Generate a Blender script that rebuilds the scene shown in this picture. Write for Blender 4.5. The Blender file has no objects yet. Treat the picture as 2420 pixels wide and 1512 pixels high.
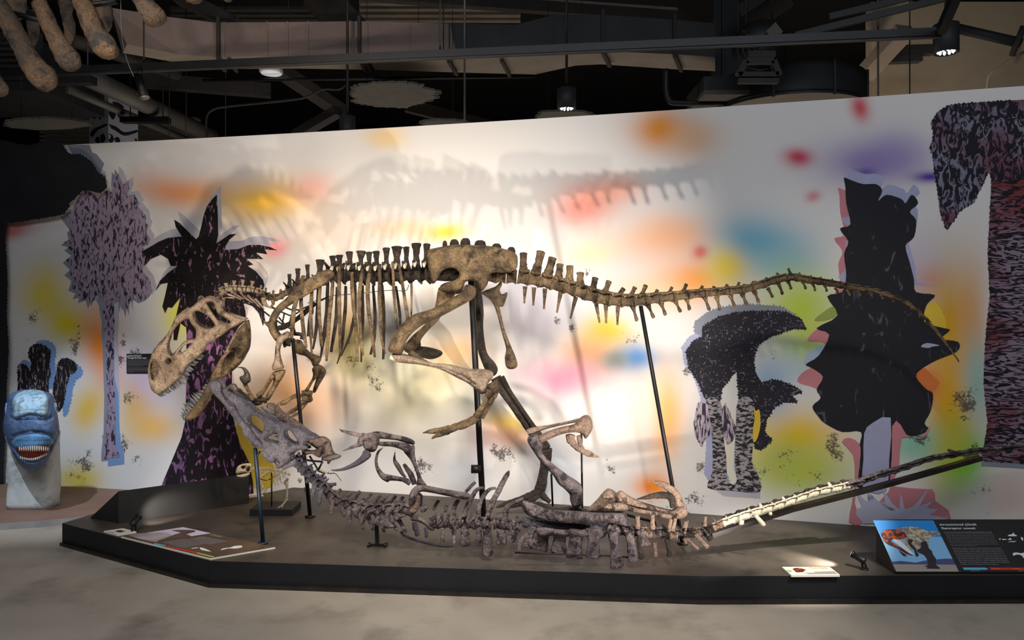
import bpy, bmesh, math, random
import numpy as np
from mathutils import Vector, Matrix, noise
from mathutils.geometry import delaunay_2d_cdt

# ---------------------------------------------------------------- camera, world, light, exposure
SC = bpy.context.scene
F, CX, HY, CAMZ = 1750.0, 1210.0, 720.0, 1.6          # focal length in pixels, principal column, horizon row, eye height
cam = bpy.data.cameras.new('camera'); cam_ob = bpy.data.objects.new('camera', cam)
SC.collection.objects.link(cam_ob); SC.camera = cam_ob
cam.sensor_width = 36.0; cam.lens = F / 2420 * 36.0; cam.shift_y = -(756 - HY) / 2420
cam.clip_start = 0.05
cam_ob.location = (0, 0, CAMZ); cam_ob.rotation_euler = (math.radians(90), 0, 0)
SC.view_settings.view_transform = 'Standard'; SC.view_settings.look = 'None'
SC.view_settings.exposure = 0.1; SC.view_settings.gamma = 1.0; SC.view_settings.use_curve_mapping = False
W = bpy.data.worlds.new('world'); SC.world = W; W.use_nodes = True
W.node_tree.nodes['Background'].inputs[0].default_value = (0.62, 0.72, 1.0, 1)
W.node_tree.nodes['Background'].inputs[1].default_value = 0.10

def spot(name, loc, aim, power, size=60, blend=0.6, col=(1, 0.86, 0.7), rad=0.03):
    l = bpy.data.lights.new(name, 'SPOT'); l.energy = power; l.color = col
    l.spot_size = math.radians(size); l.spot_blend = blend; l.shadow_soft_size = rad
    o = bpy.data.objects.new(name, l); SC.collection.objects.link(o); o.location = loc
    o.rotation_euler = (Vector(aim) - Vector(loc)).to_track_quat('-Z', 'Y').to_euler()
    return o
def area(name, loc, aim, power, sx, sy, col):
    l = bpy.data.lights.new(name, 'AREA'); l.shape = 'RECTANGLE'; l.size = sx; l.size_y = sy; l.energy = power; l.color = col
    o = bpy.data.objects.new(name, l); SC.collection.objects.link(o); o.location = loc
    o.rotation_euler = (Vector(aim) - Vector(loc)).to_track_quat('-Z', 'Y').to_euler()
    return o
WARM = (1, 0.84, 0.66); NEUT = (1, 0.93, 0.85); COOL = (0.72, 0.83, 1.0)
spot('spot_low_right', (1.8, 2.75, 0.06), (-0.1, 5.5, 1.9), 340, 54, 0.7, NEUT, 0.03)       # floor spots in front of the platform, out of frame
spot('spot_low_left', (-1.7, 3.0, 0.06), (-1.3, 6.6, 3.7), 190, 76, 0.7, WARM, 0.05)
spot('spot_track_left', (-2.2, 1.6, 3.6), (-0.9, 5.6, 1.3), 540, 58, 1.0, WARM, 0.3)
spot('spot_track_mid', (0.3, 1.2, 3.7), (-0.55, 5.2, 0.95), 500, 52, 1.0, NEUT, 0.3)
spot('spot_track_right', (2.6, 2.2, 3.7), (1.65, 4.27, 0.42), 900, 16, 0.6, NEUT, 0.03)
spot('spot_track_tail', (1.0, 0.9, 3.7), (1.75, 4.35, 1.6), 170, 30, 1.0, WARM, 0.12)
spot('spot_head', (-3.0, 3.0, 3.6), (-3.5, 5.45, 0.8), 420, 30, 0.6, COOL, 0.03)
area('hall_light', (0.0, -0.5, 5.4), (0, 0.6, 0), 400, 7, 4, (0.84, 0.9, 1.0))
spot('spot_track_low', (0.6, 1.6, 3.8), (0.35, 4.2, 0.3), 330, 46, 1.0, NEUT, 0.08)
area('underside_fill_light', (0.0, 8.6, 0.6), (0.0, 8.6, 5), 80, 9, 2.5, (1.0, 0.9, 0.78))      # unseen fill added behind the mural wall to light ceiling undersides
spot('beige_wall_fill', (3.0, 6.6, 2.2), (5.2, 8.8, 3.7), 120, 80, 0.8, WARM, 0.1)  # added out of view to brighten the beige wall
spot('duct_fill_light', (-2.2, -1.5, 0.4), (-2.1, 7.0, 4.1), 420, 22, 1.0, (1, 0.84, 0.76), 0.08)  # unseen uplight added behind the camera to brighten the duct
# ---------------------------------------------------------------- helpers
COL = SC.collection
rnd = random.Random(7)
def P(px, py, D): return Vector(((px - CX) / F * D, D, CAMZ - (py - HY) / F * D))
PT = 0.145                                                   # top of the platform
def GD(py, z=PT): return F * (CAMZ - z) / (py - HY)          # depth of a point of the level z seen at row py
def G(px, py, z=PT): return P(px, py, GD(py, z))
class Zm:                                                    # coordinates read off an enlarged crop
    def __init__(s, x0, y0, k): s.x0, s.y0, s.k = x0, y0, k
    def __call__(s, pts): return [(s.x0 + p[0] / s.k, s.y0 + p[1] / s.k) + tuple(q / s.k for q in p[2:3]) + tuple(p[3:]) for p in pts]
    def one(s, x, y): return (s.x0 + x / s.k, s.y0 + y / s.k)
ZA, ZB, ZN = Zm(340, 680, 8.64), Zm(340, 820, 8.64), Zm(500, 600, 7.56)
ZD, ZF, ZR, ZS = Zm(760, 560, 7.56), Zm(560, 740, 5.815), Zm(680, 740, 7.56), Zm(480, 880, 6.873)
YA, YB, YC, YD, YE = Zm(300, 600, 3.6), Zm(800, 540, 3.6), Zm(1200, 560, 4.033), Zm(1750, 600, 3.612), Zm(450, 860, 4.32)
YF, YG, YH, YI, YJ = Zm(750, 980, 3.6), Zm(1200, 960, 3.6), Zm(1600, 1000, 2.951), Zm(0, 800, 3.218), Zm(130, 1100, 3.025)
K1, K2, K3, PM = Zm(0, 0, 3.024), Zm(700, 0, 2.689), Zm(1500, 0, 2.63), Zm(0, 400, 3.024)

def lin(c):
    return tuple(((v / 255) / 12.92 if v / 255 <= 0.04045 else ((v / 255 + 0.055) / 1.055) ** 2.4) for v in c[:3])
MATS = {}
def mat(name, c1, c2=None, scale=6.0, rough=0.7, metal=0.0, bump=0.0, bscale=None, detail=6, c3=None, scale3=40.0, lo=0.35, hi=0.65, lo3=0.55, hi3=0.62, spec=0.4):
    m = bpy.data.materials.new(name); m.use_nodes = True; nt = m.node_tree; N = nt.nodes; L = nt.links
    b = N['Principled BSDF']; b.inputs['Roughness'].default_value = rough; b.inputs['Metallic'].default_value = metal
    b.inputs['Specular IOR Level'].default_value = spec
    tc = N.new('ShaderNodeTexCoord'); src = None
    def nz(sc, det=detail):
        n = N.new('ShaderNodeTexNoise'); n.inputs['Scale'].default_value = sc; n.inputs['Detail'].default_value = det
        n.inputs['Roughness'].default_value = 0.6; L.new(tc.outputs['Object'], n.inputs['Vector']); return n
    def ramp(fac, a, ca, bb, cb):
        r = N.new('ShaderNodeValToRGB'); r.color_ramp.elements[0].position = a; r.color_ramp.elements[1].position = bb
        r.color_ramp.elements[0].color = ca; r.color_ramp.elements[1].color = cb; L.new(fac, r.inputs[0]); return r
    a = (*lin(c1), 1)
    if c2 is None: b.inputs['Base Color'].default_value = a
    else:
        n = nz(scale); r = ramp(n.outputs['Fac'], lo, a, hi, (*lin(c2), 1)); src = r.outputs[0]
        if c3 is not None:
            n3 = nz(scale3, 4); r3 = ramp(n3.outputs['Fac'], lo3, (0, 0, 0, 1), hi3, (1, 1, 1, 1))
            mx = N.new('ShaderNodeMixRGB'); L.new(r3.outputs[0], mx.inputs[0]); L.new(src, mx.inputs[1]); mx.inputs[2].default_value = (*lin(c3), 1); src = mx.outputs[0]
        if bump >= 1:                                        # fine bone grain
            ng = nz(110, 5); rg = ramp(ng.outputs['Fac'], .34, (.55, .53, .52, 1), .66, (1.22, 1.2, 1.18, 1)); mg = N.new('ShaderNodeMixRGB'); mg.blend_type = 'MULTIPLY'; mg.inputs[0].default_value = 1
            L.new(src, mg.inputs[1]); L.new(rg.outputs[0], mg.inputs[2]); src = mg.outputs[0]
        L.new(src, b.inputs['Base Color'])
    if bump:
        nb = nz((bscale or scale * 4) * (1.7 if bump >= 1 else 1), 8); bp = N.new('ShaderNodeBump'); bp.inputs['Strength'].default_value = min(1, bump); bp.inputs['Distance'].default_value = 0.022 if bump >= 1 else 0.01
        L.new(nb.outputs['Fac'], bp.inputs['Height']); L.new(bp.outputs[0], b.inputs['Normal'])
    MATS[name] = m; return m
def glow(name, c, e):
    m = bpy.data.materials.new(name); m.use_nodes = True; b = m.node_tree.nodes['Principled BSDF']
    b.inputs['Base Color'].default_value = (*lin(c), 1); b.inputs['Emission Color'].default_value = (*lin(c), 1); b.inputs['Emission Strength'].default_value = e
    MATS[name] = m; return m

def cr(pts, n=5, closed=False):                              # Catmull-Rom through points of any dimension
    A = [np.array(p, float) for p in pts]; m = len(A)
    if m < 2: return A
    out = []
    for i in range(m if closed else m - 1):
        p0 = A[(i - 1) % m] if closed or i > 0 else A[i]
        p1 = A[i]; p2 = A[(i + 1) % m]; p3 = A[(i + 2) % m] if closed or i + 2 < m else A[(i + 1) % m]
        for k in range(n):
            t = k / n
            out.append(0.5 * (2 * p1 + (p2 - p0) * t + (2 * p0 - 5 * p1 + 4 * p2 - p3) * t * t + (3 * p1 - p0 - 3 * p2 + p3) * t ** 3))
    if not closed: out.append(A[-1])
    return out
def resample(poly, step):                                    # closed polygon to about even spacing
    A = np.array([p[:2] for p in poly]); B = np.vstack([A, A[:1]]); d = np.hypot(*np.diff(B, axis=0).T); s = np.concatenate([[0], np.cumsum(d)])
    n = max(6, int(round(s[-1] / step))); t = np.linspace(0, s[-1], n, endpoint=False)
    return np.stack([np.interp(t, s, B[:, 0]), np.interp(t, s, B[:, 1])], 1)
def inside(poly, pts):
    x, y = pts[:, 0], pts[:, 1]; r = np.zeros(len(pts), bool); n = len(poly)
    for i in range(n):
        x1, y1 = poly[i]; x2, y2 = poly[(i + 1) % n]
        c = ((y1 > y) != (y2 > y))
        with np.errstate(divide='ignore', invalid='ignore'):
            r ^= c & (x < (x2 - x1) * (y - y1) / (y2 - y1 + 1e-12) + x1)
    return r
def segdist(pts, poly, closed=True):
    A = np.array(poly); B = np.roll(A, -1, 0) if closed else A[1:]
    if not closed: A = A[:-1]
    best = np.full(len(pts), 1e9)
    for a, b in zip(A, B):
        ab = b - a; t = np.clip(((pts - a) @ ab) / (ab @ ab + 1e-12), 0, 1); d = np.hypot(*(pts - (a + t[:, None] * ab)).T); best = np.minimum(best, d)
    return best

class MB:                                                    # collects shapes, builds ONE mesh object
    def __init__(s): s.v, s.f, s.m, s.cur = [], [], [], 0
    def add(s, vs, fs):
        b = len(s.v); s.v += [Vector(v) for v in vs]; s.f += [tuple(i + b for i in f) for f in fs]; s.m += [s.cur] * len(fs)
    def tube(s, pts, rad, n=8, flat=1.0, depth=(0, 1, 0), sub=3, cap=True, rough=0.0, seed=0):
        Q = [list(p) + [r] for p, r in zip(pts, rad if hasattr(rad, '__len__') else [rad] * len(pts))]
        if sub > 1 and len(Q) > 2: Q = cr(Q, sub)
        Q = [np.array(q) for q in Q]; m = len(Q); vs = []; dv = Vector(depth)
        for i, q in enumerate(Q):
            t = Vector(Q[min(i + 1, m - 1)][:3] - Q[max(i - 1, 0)][:3]); t = t.normalized() if t.length > 1e-9 else Vector((0, 0, 1))
            a = t.cross(dv)
            if a.length < 0.15: a = t.cross(Vector((0.3, 0.1, 1)))
            a.normalize(); b = a.cross(t).normalized(); c = Vector(q[:3]); r = max(q[3], 1e-5)
            for k in range(n):
                w = 2 * math.pi * k / n; rr = r
                if rough: rr *= 1 + rough * noise.noise((c + a * math.cos(w) * r + b * math.sin(w) * r) * (0.9 / max(r, .004)) + Vector((seed, 0, 0)))
                vs.append(c + a * (rr * math.cos(w)) + b * (rr * flat * math.sin(w)))
        fs = [(i * n + k, i * n + (k + 1) % n, (i + 1) * n + (k + 1) % n, (i + 1) * n + k) for i in range(m - 1) for k in range(n)]
        if cap:
            c0 = len(vs); vs += [Vector(Q[0][:3]), Vector(Q[-1][:3])]
            fs += [(c0, (k + 1) % n, k) for k in range(n)] + [(c0 + 1, (m - 1) * n + k, (m - 1) * n + (k + 1) % n) for k in range(n)]
        s.add(vs, fs)
    def ptube(s, q, D, n=8, flat=1.0, sub=4, rough=0.12, rs=1.0):     # q: (px, py, r_px[, depth offset])
        pts = []; rad = []
        for p in q:
            d = D + (p[3] if len(p) > 3 else 0); pts.append(P(p[0], p[1], d)); rad.append(p[2] * d / F * rs)
        s.tube(pts, rad, n, flat, (0, 1, 0), sub, True, rough, len(s.v))
    def ball(s, c, r, nu=10, nv=7, rough=0.0, rot=None):
        c = Vector(c); r = Vector(r) if hasattr(r, '__len__') else Vector((r, r, r)); vs = []
        for j in range(nv + 1):
            th = math.pi * j / nv
            for i in range(nu):
                ph = 2 * math.pi * i / nu; d = Vector((math.sin(th) * math.cos(ph), math.sin(th) * math.sin(ph), math.cos(th)))
                k = 1 + (rough * noise.noise(d * 2 + c * 9) if rough else 0); p = Vector((d.x * r.x, d.y * r.y, d.z * r.z)) * k
                vs.append(c + (rot @ p if rot else p))
        s.add(vs, [(j * nu + i, (j + 1) * nu + i, (j + 1) * nu + (i + 1) % nu, j * nu + (i + 1) % nu) for j in range(nv) for i in range(nu)])
    def box(s, lo, hi):
        x0, y0, z0 = lo; x1, y1, z1 = hi
        s.add([(x0, y0, z0), (x1, y0, z0), (x1, y1, z0), (x0, y1, z0), (x0, y0, z1), (x1, y0, z1), (x1, y1, z1), (x0, y1, z1)],
              [(0, 3, 2, 1), (4, 5, 6, 7), (0, 1, 5, 4), (1, 2, 6, 5), (2, 3, 7, 6), (3, 0, 4, 7)])
    def bar(s, a, b, w, h, up=(0, 0, 1)):
        a, b = Vector(a), Vector(b); t = (b - a).normalized(); u = t.cross(Vector(up))
        if u.length < 1e-3: u = t.cross(Vector((1, 0, 0)))
        u.normalize(); v = u.cross(t).normalized(); vs = []
        for c in (a, b):
            for i, j in ((-1, -1), (1, -1), (1, 1), (-1, 1)): vs.append(c + u * (i * w / 2) + v * (j * h / 2))
        s.add(vs, [(0, 1, 2, 3), (7, 6, 5, 4), (0, 4, 5, 1), (1, 5, 6, 2), (2, 6, 7, 3), (3, 7, 4, 0)])
    def cyl(s, a, b, r0, r1=None, n=16): s.tube([a, b], [r0, r0 if r1 is None else r1], n, 1, (0.11, 1, 0.2), 1)
    def prism(s, poly, d):                                   # planar polygon (3-D points) pushed by the vector d
        n = len(poly); A = [Vector(p) for p in poly]; d = Vector(d)
        s.add(A + [p + d for p in A], [tuple(range(n))[::-1], tuple(range(n, 2 * n))] + [(i, (i + 1) % n, n + (i + 1) % n, n + i) for i in range(n)])
    def pillow(s, outline, D, R, holes=(), step=4.0, kf=1.0, kb=1.0, smooth=4, grooves=(), rough=0.12, hsm=None, tmin=0.0):
        dep = D if callable(D) else (lambda x, y: D)
        o = resample(cr(outline, smooth, True) if smooth > 1 else outline, step)
        H = [resample(cr(h, hsm or smooth, True) if smooth > 1 else h, step) for h in holes]
        lo, hi = o.min(0), o.max(0); g = np.array([(x + (0.5 * step if j % 2 else 0), y) for j, y in enumerate(np.arange(lo[1], hi[1], step * 0.87)) for x in np.arange(lo[0], hi[0], step)]).reshape(-1, 2)
        ok = inside(o, g) & (segdist(g, o) > step * 0.6)
        for h in H: ok &= ~inside(h, g) & (segdist(g, h) > step * 0.6)
        g = g[ok]; rings = [o] + H; V = np.vstack(rings + [g]); E = []; b = 0
        for r in rings: E += [(b + i, b + (i + 1) % len(r)) for i in range(len(r))]; b += len(r)
        cv, ce, cf, ov, oe, of = delaunay_2d_cdt([Vector((float(p[0]), float(p[1]))) for p in V], E, [], 0, 1e-4)
        C = np.array([(v.x, v.y) for v in cv]); T = np.array([f for f in cf if len(f) == 3]); cen = C[T].mean(1)
        keep = inside(o, cen)
        for h in H: keep &= ~inside(h, cen)
        T = T[keep]; d = segdist(C, o)
        for h in H: d = np.minimum(d, segdist(C, h))
        gd = np.zeros(len(C))
        for gr, w, dp in grooves:
            q = segdist(C, gr, False); gd = np.maximum(gd, dp * np.exp(-(q / w) ** 2))
        n = len(C); fr, bk = [], []; edge = d < 0.02
        for i in range(n):
            D0 = dep(C[i, 0], C[i, 1]); m = d[i] * D0 / F; t = min(m / R, 1.0); h = R * math.sqrt(max(0, 1 - (1 - t) ** 2)) + tmin
            if rough and not edge[i]: h *= 1 + rough * noise.noise(Vector((C[i, 0] * .11, C[i, 1] * .11, D0))) + rough * .6 * noise.noise(Vector((C[i, 0] * .31, C[i, 1] * .31, D0)))
            fr.append(P(C[i, 0], C[i, 1], D0 - h * kf + gd[i])); bk.append(P(C[i, 0], C[i, 1], D0 + h * kb))
        fs = []
        for a, b_, c in T:
            ar = (C[b_, 0] - C[a, 0]) * (C[c, 1] - C[a, 1]) - (C[b_, 1] - C[a, 1]) * (C[c, 0] - C[a, 0])
            t = (int(a), int(b_), int(c)) if ar < 0 else (int(a), int(c), int(b_))
            fs.append(t); fs.append((t[2] + n, t[1] + n, t[0] + n))
        used = {}
        for a, b_, c in [f for f in fs if f[0] < n]:
            for e in ((a, b_), (b_, c), (c, a)): used[e] = 1
        fs += [(e[1], e[0], e[0] + n, e[1] + n) for e in used if (e[1], e[0]) not in used]
        s.add(fr + bk, fs)
    def build(s, name, m, parent=None, smooth=True, label=None, merge=0.0):
        L = parent.get('_o') if parent is not None else None
        off = Vector(BASE.get(parent.name, (0, 0, 0))) if parent is not None else Vector()
        if CLAMP: s.v = [Vector((v.x, v.y, max(v.z, CLAMP))) for v in s.v]
        me = bpy.data.meshes.new(name); me.from_pydata([v - off for v in s.v], [], s.f)
        ms = m if isinstance(m, (list, tuple)) else [m]
        for q in ms: me.materials.append(MATS[q] if isinstance(q, str) else q)
        if len(ms) > 1: me.polygons.foreach_set('material_index', s.m)
        if merge:
            bm = bmesh.new(); bm.from_mesh(me); bmesh.ops.remove_doubles(bm, verts=bm.verts, dist=merge); bm.to_mesh(me); bm.free()
        if smooth: me.polygons.foreach_set('use_smooth', [True] * len(me.polygons))
        me.update(); o = bpy.data.objects.new(name, me); COL.objects.link(o)
        if parent is not None: o.parent = parent; BASE[o.name] = off
        if label: o['label'] = label
        return o
BASE = {}
CLAMP = 0.0
def tag(o, label=None, cat=None, group=None, kind=None):
    if label: o['label'] = label
    if cat: o['category'] = cat
    if group: o['group'] = group
    if kind: o['kind'] = kind
    return o
def thing(name, loc, label, cat, group=None):
    o = bpy.data.objects.new(name, None); COL.objects.link(o); o.location = loc; o.empty_display_size = 0.1
    BASE[o.name] = Vector(loc); return tag(o, label, cat, group)
def struct(o): o['kind'] = 'structure'; return o
# ---------------------------------------------------------------- materials
mat('concrete', (164, 152, 136), (188, 176, 158), 1.1, 0.55, bump=0.15, bscale=9, c3=(136, 124, 110), scale3=2.3, lo3=0.5, hi3=0.75)
mat('platform_black', (66, 59, 53), (82, 74, 64), 2.0, 0.5, bump=0.08, bscale=60, c3=(48, 44, 41), scale3=5, lo3=.5, hi3=.7)
mat('platform_side', (17, 18, 22), (24, 25, 29), 3.0, 0.55, bump=0.08, bscale=30, c3=(44, 44, 46), scale3=14, lo3=.7, hi3=.8)
mat('black_panel', (34, 33, 32), (42, 40, 38), 5, 0.55)
mat('plinth_brown', (140, 110, 92), (122, 94, 78), 3, 0.7, bump=.1)
mat('kerb', (150, 146, 140), (128, 124, 120), 5, 0.6)
mat('black_metal', (13, 13, 14), (18, 18, 19), 9, 0.5, 0.0)
mat('steel_dark', (44, 40, 38), (58, 52, 48), 12, 0.35, 0.5)
mat('navy_steel', (30, 44, 62), (38, 54, 74), 12, 0.4, 0.3)
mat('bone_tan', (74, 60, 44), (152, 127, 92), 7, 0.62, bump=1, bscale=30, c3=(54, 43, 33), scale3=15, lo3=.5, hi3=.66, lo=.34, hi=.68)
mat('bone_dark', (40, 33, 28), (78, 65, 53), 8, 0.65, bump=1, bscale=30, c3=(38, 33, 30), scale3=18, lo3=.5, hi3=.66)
mat('bone_skull', (132, 112, 94), (186, 166, 144), 8, 0.6, bump=1, bscale=34, c3=(88, 70, 56), scale3=18, lo3=.52, hi3=.68)
mat('bone_umber', (92, 78, 76), (136, 116, 108), 9, 0.55, bump=1, bscale=44, c3=(62, 52, 52), scale3=18, lo3=.5, hi3=.66)
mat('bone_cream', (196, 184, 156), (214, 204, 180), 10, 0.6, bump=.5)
mat('bone_grey', (78, 69, 72), (150, 135, 134), 10, 0.55, bump=1, bscale=40, c3=(50, 45, 50), scale3=22, lo3=.5, hi3=.62)
mat('bone_slate', (76, 75, 88), (120, 116, 128), 8, 0.5, bump=1, bscale=50, c3=(60, 58, 70), scale3=16, lo3=.52, hi3=.66)
mat('bone_rose', (136, 112, 98), (180, 152, 132), 9, 0.55, bump=1, bscale=50, c3=(96, 76, 68), scale3=20, lo3=.55, hi3=.7)
mat('bone_small', (196, 178, 146), (216, 200, 172), 14, 0.6, bump=.5)
mat('tooth_grey', (62, 64, 68), (96, 96, 96), 20, 0.35)
mat('claw_dark', (60, 54, 52), (88, 78, 72), 16, 0.4, bump=.4)
mat('steel_bare', (112, 110, 104), (130, 126, 120), 12, 0.4, 0.6)
def stripes_mat(name, c1, c2, sx, sz, thr, w=.06, rough=.75, dist=2.0, c3=None):
    """two-colour brush-stroke print: streaky noise stretched along one axis"""
    m = bpy.data.materials.new(name); m.use_nodes = True; nt = m.node_tree; N = nt.nodes; L = nt.links; b = N['Principled BSDF']; b.inputs['Roughness'].default_value = rough
    b.inputs['Specular IOR Level'].default_value = 0.25
    tc = N.new('ShaderNodeTexCoord'); mp = N.new('ShaderNodeMapping'); mp.inputs['Scale'].default_value = (sx, sx * .3, sz); L.new(tc.outputs['Object'], mp.inputs[0])
    n = N.new('ShaderNodeTexNoise'); n.inputs['Scale'].default_value = 1; n.inputs['Detail'].default_value = 5; n.inputs['Distortion'].default_value = dist; L.new(mp.outputs[0], n.inputs['Vector'])
    r = N.new('ShaderNodeValToRGB'); r.color_ramp.elements[0].position = thr - w; r.color_ramp.elements[1].position = thr + w
    r.color_ramp.elements[0].color = (*lin(c1), 1); r.color_ramp.elements[1].color = (*lin(c2), 1); L.new(n.outputs['Fac'], r.inputs[0]); src = r.outputs[0]
    if c3:
        n2 = N.new('ShaderNodeTexNoise'); n2.inputs['Scale'].default_value = 3; L.new(tc.outputs['Object'], n2.inputs['Vector'])
        r2 = N.new('ShaderNodeValToRGB'); r2.color_ramp.elements[0].position = .42; r2.color_ramp.elements[1].position = .6; r2.color_ramp.elements[0].color = (0, 0, 0, 1)
        L.new(n2.outputs['Fac'], r2.inputs[0]); r.color_ramp.elements[1].color = (1, 1, 1, 1); r.color_ramp.elements[0].color = (0, 0, 0, 1)
        mx = N.new('ShaderNodeMixRGB'); mx.inputs[1].default_value = (*lin(c2), 1); mx.inputs[2].default_value = (*lin(c3), 1); L.new(r2.outputs[0], mx.inputs[0])
        m2 = N.new('ShaderNodeMixRGB'); L.new(r.outputs[0], m2.inputs[0]); m2.inputs[1].default_value = (*lin(c1), 1); L.new(mx.outputs[0], m2.inputs[2]); src = m2.outputs[0]
    L.new(src, b.inputs['Base Color']); MATS[name] = m
stripes_mat('print_palm', (50, 42, 58), (158, 140, 158), 44, 16, .455, .04, dist=.9)
stripes_mat('print_fern', (26, 21, 22), (150, 110, 132), 22, 10, .63, .03, dist=1.5)
stripes_mat('print_trunk', (32, 24, 30), (168, 110, 158), 18, 9, .58, .03, dist=1.2, c3=(120, 84, 126))
stripes_mat('print_shrub', (34, 28, 28), (150, 136, 142), 40, 9, .6, .03)
stripes_mat('print_night', (35, 35, 41), (84, 84, 92), 16, 6, .67, .04)
stripes_mat('print_doum', (40, 38, 46), (118, 114, 124), 30, 30, .62, .03)
stripes_mat('print_bark', (44, 41, 46), (164, 156, 158), 30, 60, .5, .04, dist=.6)
stripes_mat('print_tuft', (60, 56, 72), (182, 182, 202), 5, 3, .32, .03)
stripes_mat('print_red', (28, 22, 30), (120, 56, 58), 9, 34, .5, .03, dist=2.5, c3=(140, 122, 138))
stripes_mat('print_needle', (30, 26, 36), (112, 70, 84), 26, 12, .53, .03, dist=2, c3=(122, 122, 140))
stripes_mat('print_frond', (60, 52, 66), (186, 170, 180), 40, 8, .48, .04)
for nm, c in (('wash_grey', (190, 186, 194)), ('wash_rose', (222, 190, 196)), ('wash_pink', (206, 134, 142)), ('wash_blue', (124, 158, 204)), ('wash_lilac', (172, 174, 204)),
              ('wash_cream', (226, 206, 186)), ('wash_orange', (222, 122, 58)), ('wash_yellow', (226, 190, 60)), ('wash_olive', (150, 164, 84)), ('wash_slate', (140, 144, 156)), ('wash_sky', (178, 196, 218))):
    mat(nm, c, tuple(int(v * .94) for v in c), 4, .8)
mat('cutout_black', (22, 21, 25), (28, 26, 30), 6, .8)
mat('ceiling_black', (12, 12, 13), (17, 17, 18), 3, .9)
mat('duct_brown', (120, 104, 98), (134, 116, 108), 2.5, .6, bump=.05)
mat('duct_dark', (40, 41, 43), (50, 50, 51), 3, .6)
mat('duct_under', (128, 116, 104), (142, 130, 118), 3, .65)
mat('pipe_grey', (112, 108, 104), (96, 92, 88), 3, .5, .2)
mat('conduit', (42, 41, 41), (52, 50, 49), 8, .5, .4)
mat('beam', (50, 46, 45), (60, 54, 51), 4, .7)
mat('beige_wall', (166, 152, 132), (176, 162, 142), 2, .8)
mat('cloud_grey', (98, 94, 88), (88, 85, 79), 5, .8)
mat('column_print', (170, 172, 186), (182, 184, 196), 4, .8)
mat('white_plastic', (222, 222, 224), None, rough=.4)
mat('deck', (70, 68, 66), (80, 78, 74), 6, .7)

# ---------------------------------------------------------------- the setting
XW = np.array([-5.2, -3.8, -1.73, -.35, .44, 1.2, 1.73, 2.35, 3.2, 4.6]); YW = np.array([6.62, 6.31, 5.89, 5.60, 5.44, 5.22, 5.05, 4.83, 4.60, 4.25])
PC = np.polyfit(XW, YW, 3)
def ywall(x): return float(np.polyval(PC, x))
def wdepth(px):
    D = 5.4
    for _ in range(30): D = ywall((px - CX) / F * D)
    return D
WTOP = 2.97
def onwall(px, py, off=0.0): return P(px, py, wdepth(px) - off)
# mural wall: dense sheet with the print's colours as a colour attribute
NX, NZ = 520, 210
xs = np.linspace(-4.6, 4.2, NX); zs = np.linspace(0.0, WTOP, NZ); yw = np.polyval(PC, xs)
XX, ZZ = np.meshgrid(xs, zs); YY = np.tile(yw, (NZ, 1)); PX = CX + F * XX / YY; PY = HY - F * (ZZ - CAMZ) / YY
nz1 = np.array([[noise.noise(Vector((x * 1.7, 3, z * 1.7))) for x in xs[::4]] for z in zs[::4]]); nz2 = np.array([[noise.noise(Vector((x * 1.7, 9, z * 1.7))) for x in xs[::4]] for z in zs[::4]])
up = lambda a: np.kron(a, np.ones((4, 4)))[:NZ, :NX]
def blur(a, k=3):
    for _ in range(k):
        q = np.pad(a, 1, 'edge'); a = (q[:-2, 1:-1] + q[2:, 1:-1] + q[1:-1, :-2] + q[1:-1, 2:] + q[1:-1, 1:-1]) / 5
    return a
N1, N2 = blur(up(nz1), 5), blur(up(nz2), 5); QX, QY = PX + 26 * N1, PY + 26 * N2
base = np.array(lin((226, 222, 218))); CC = np.tile(base, (NZ, NX, 1))
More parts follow.
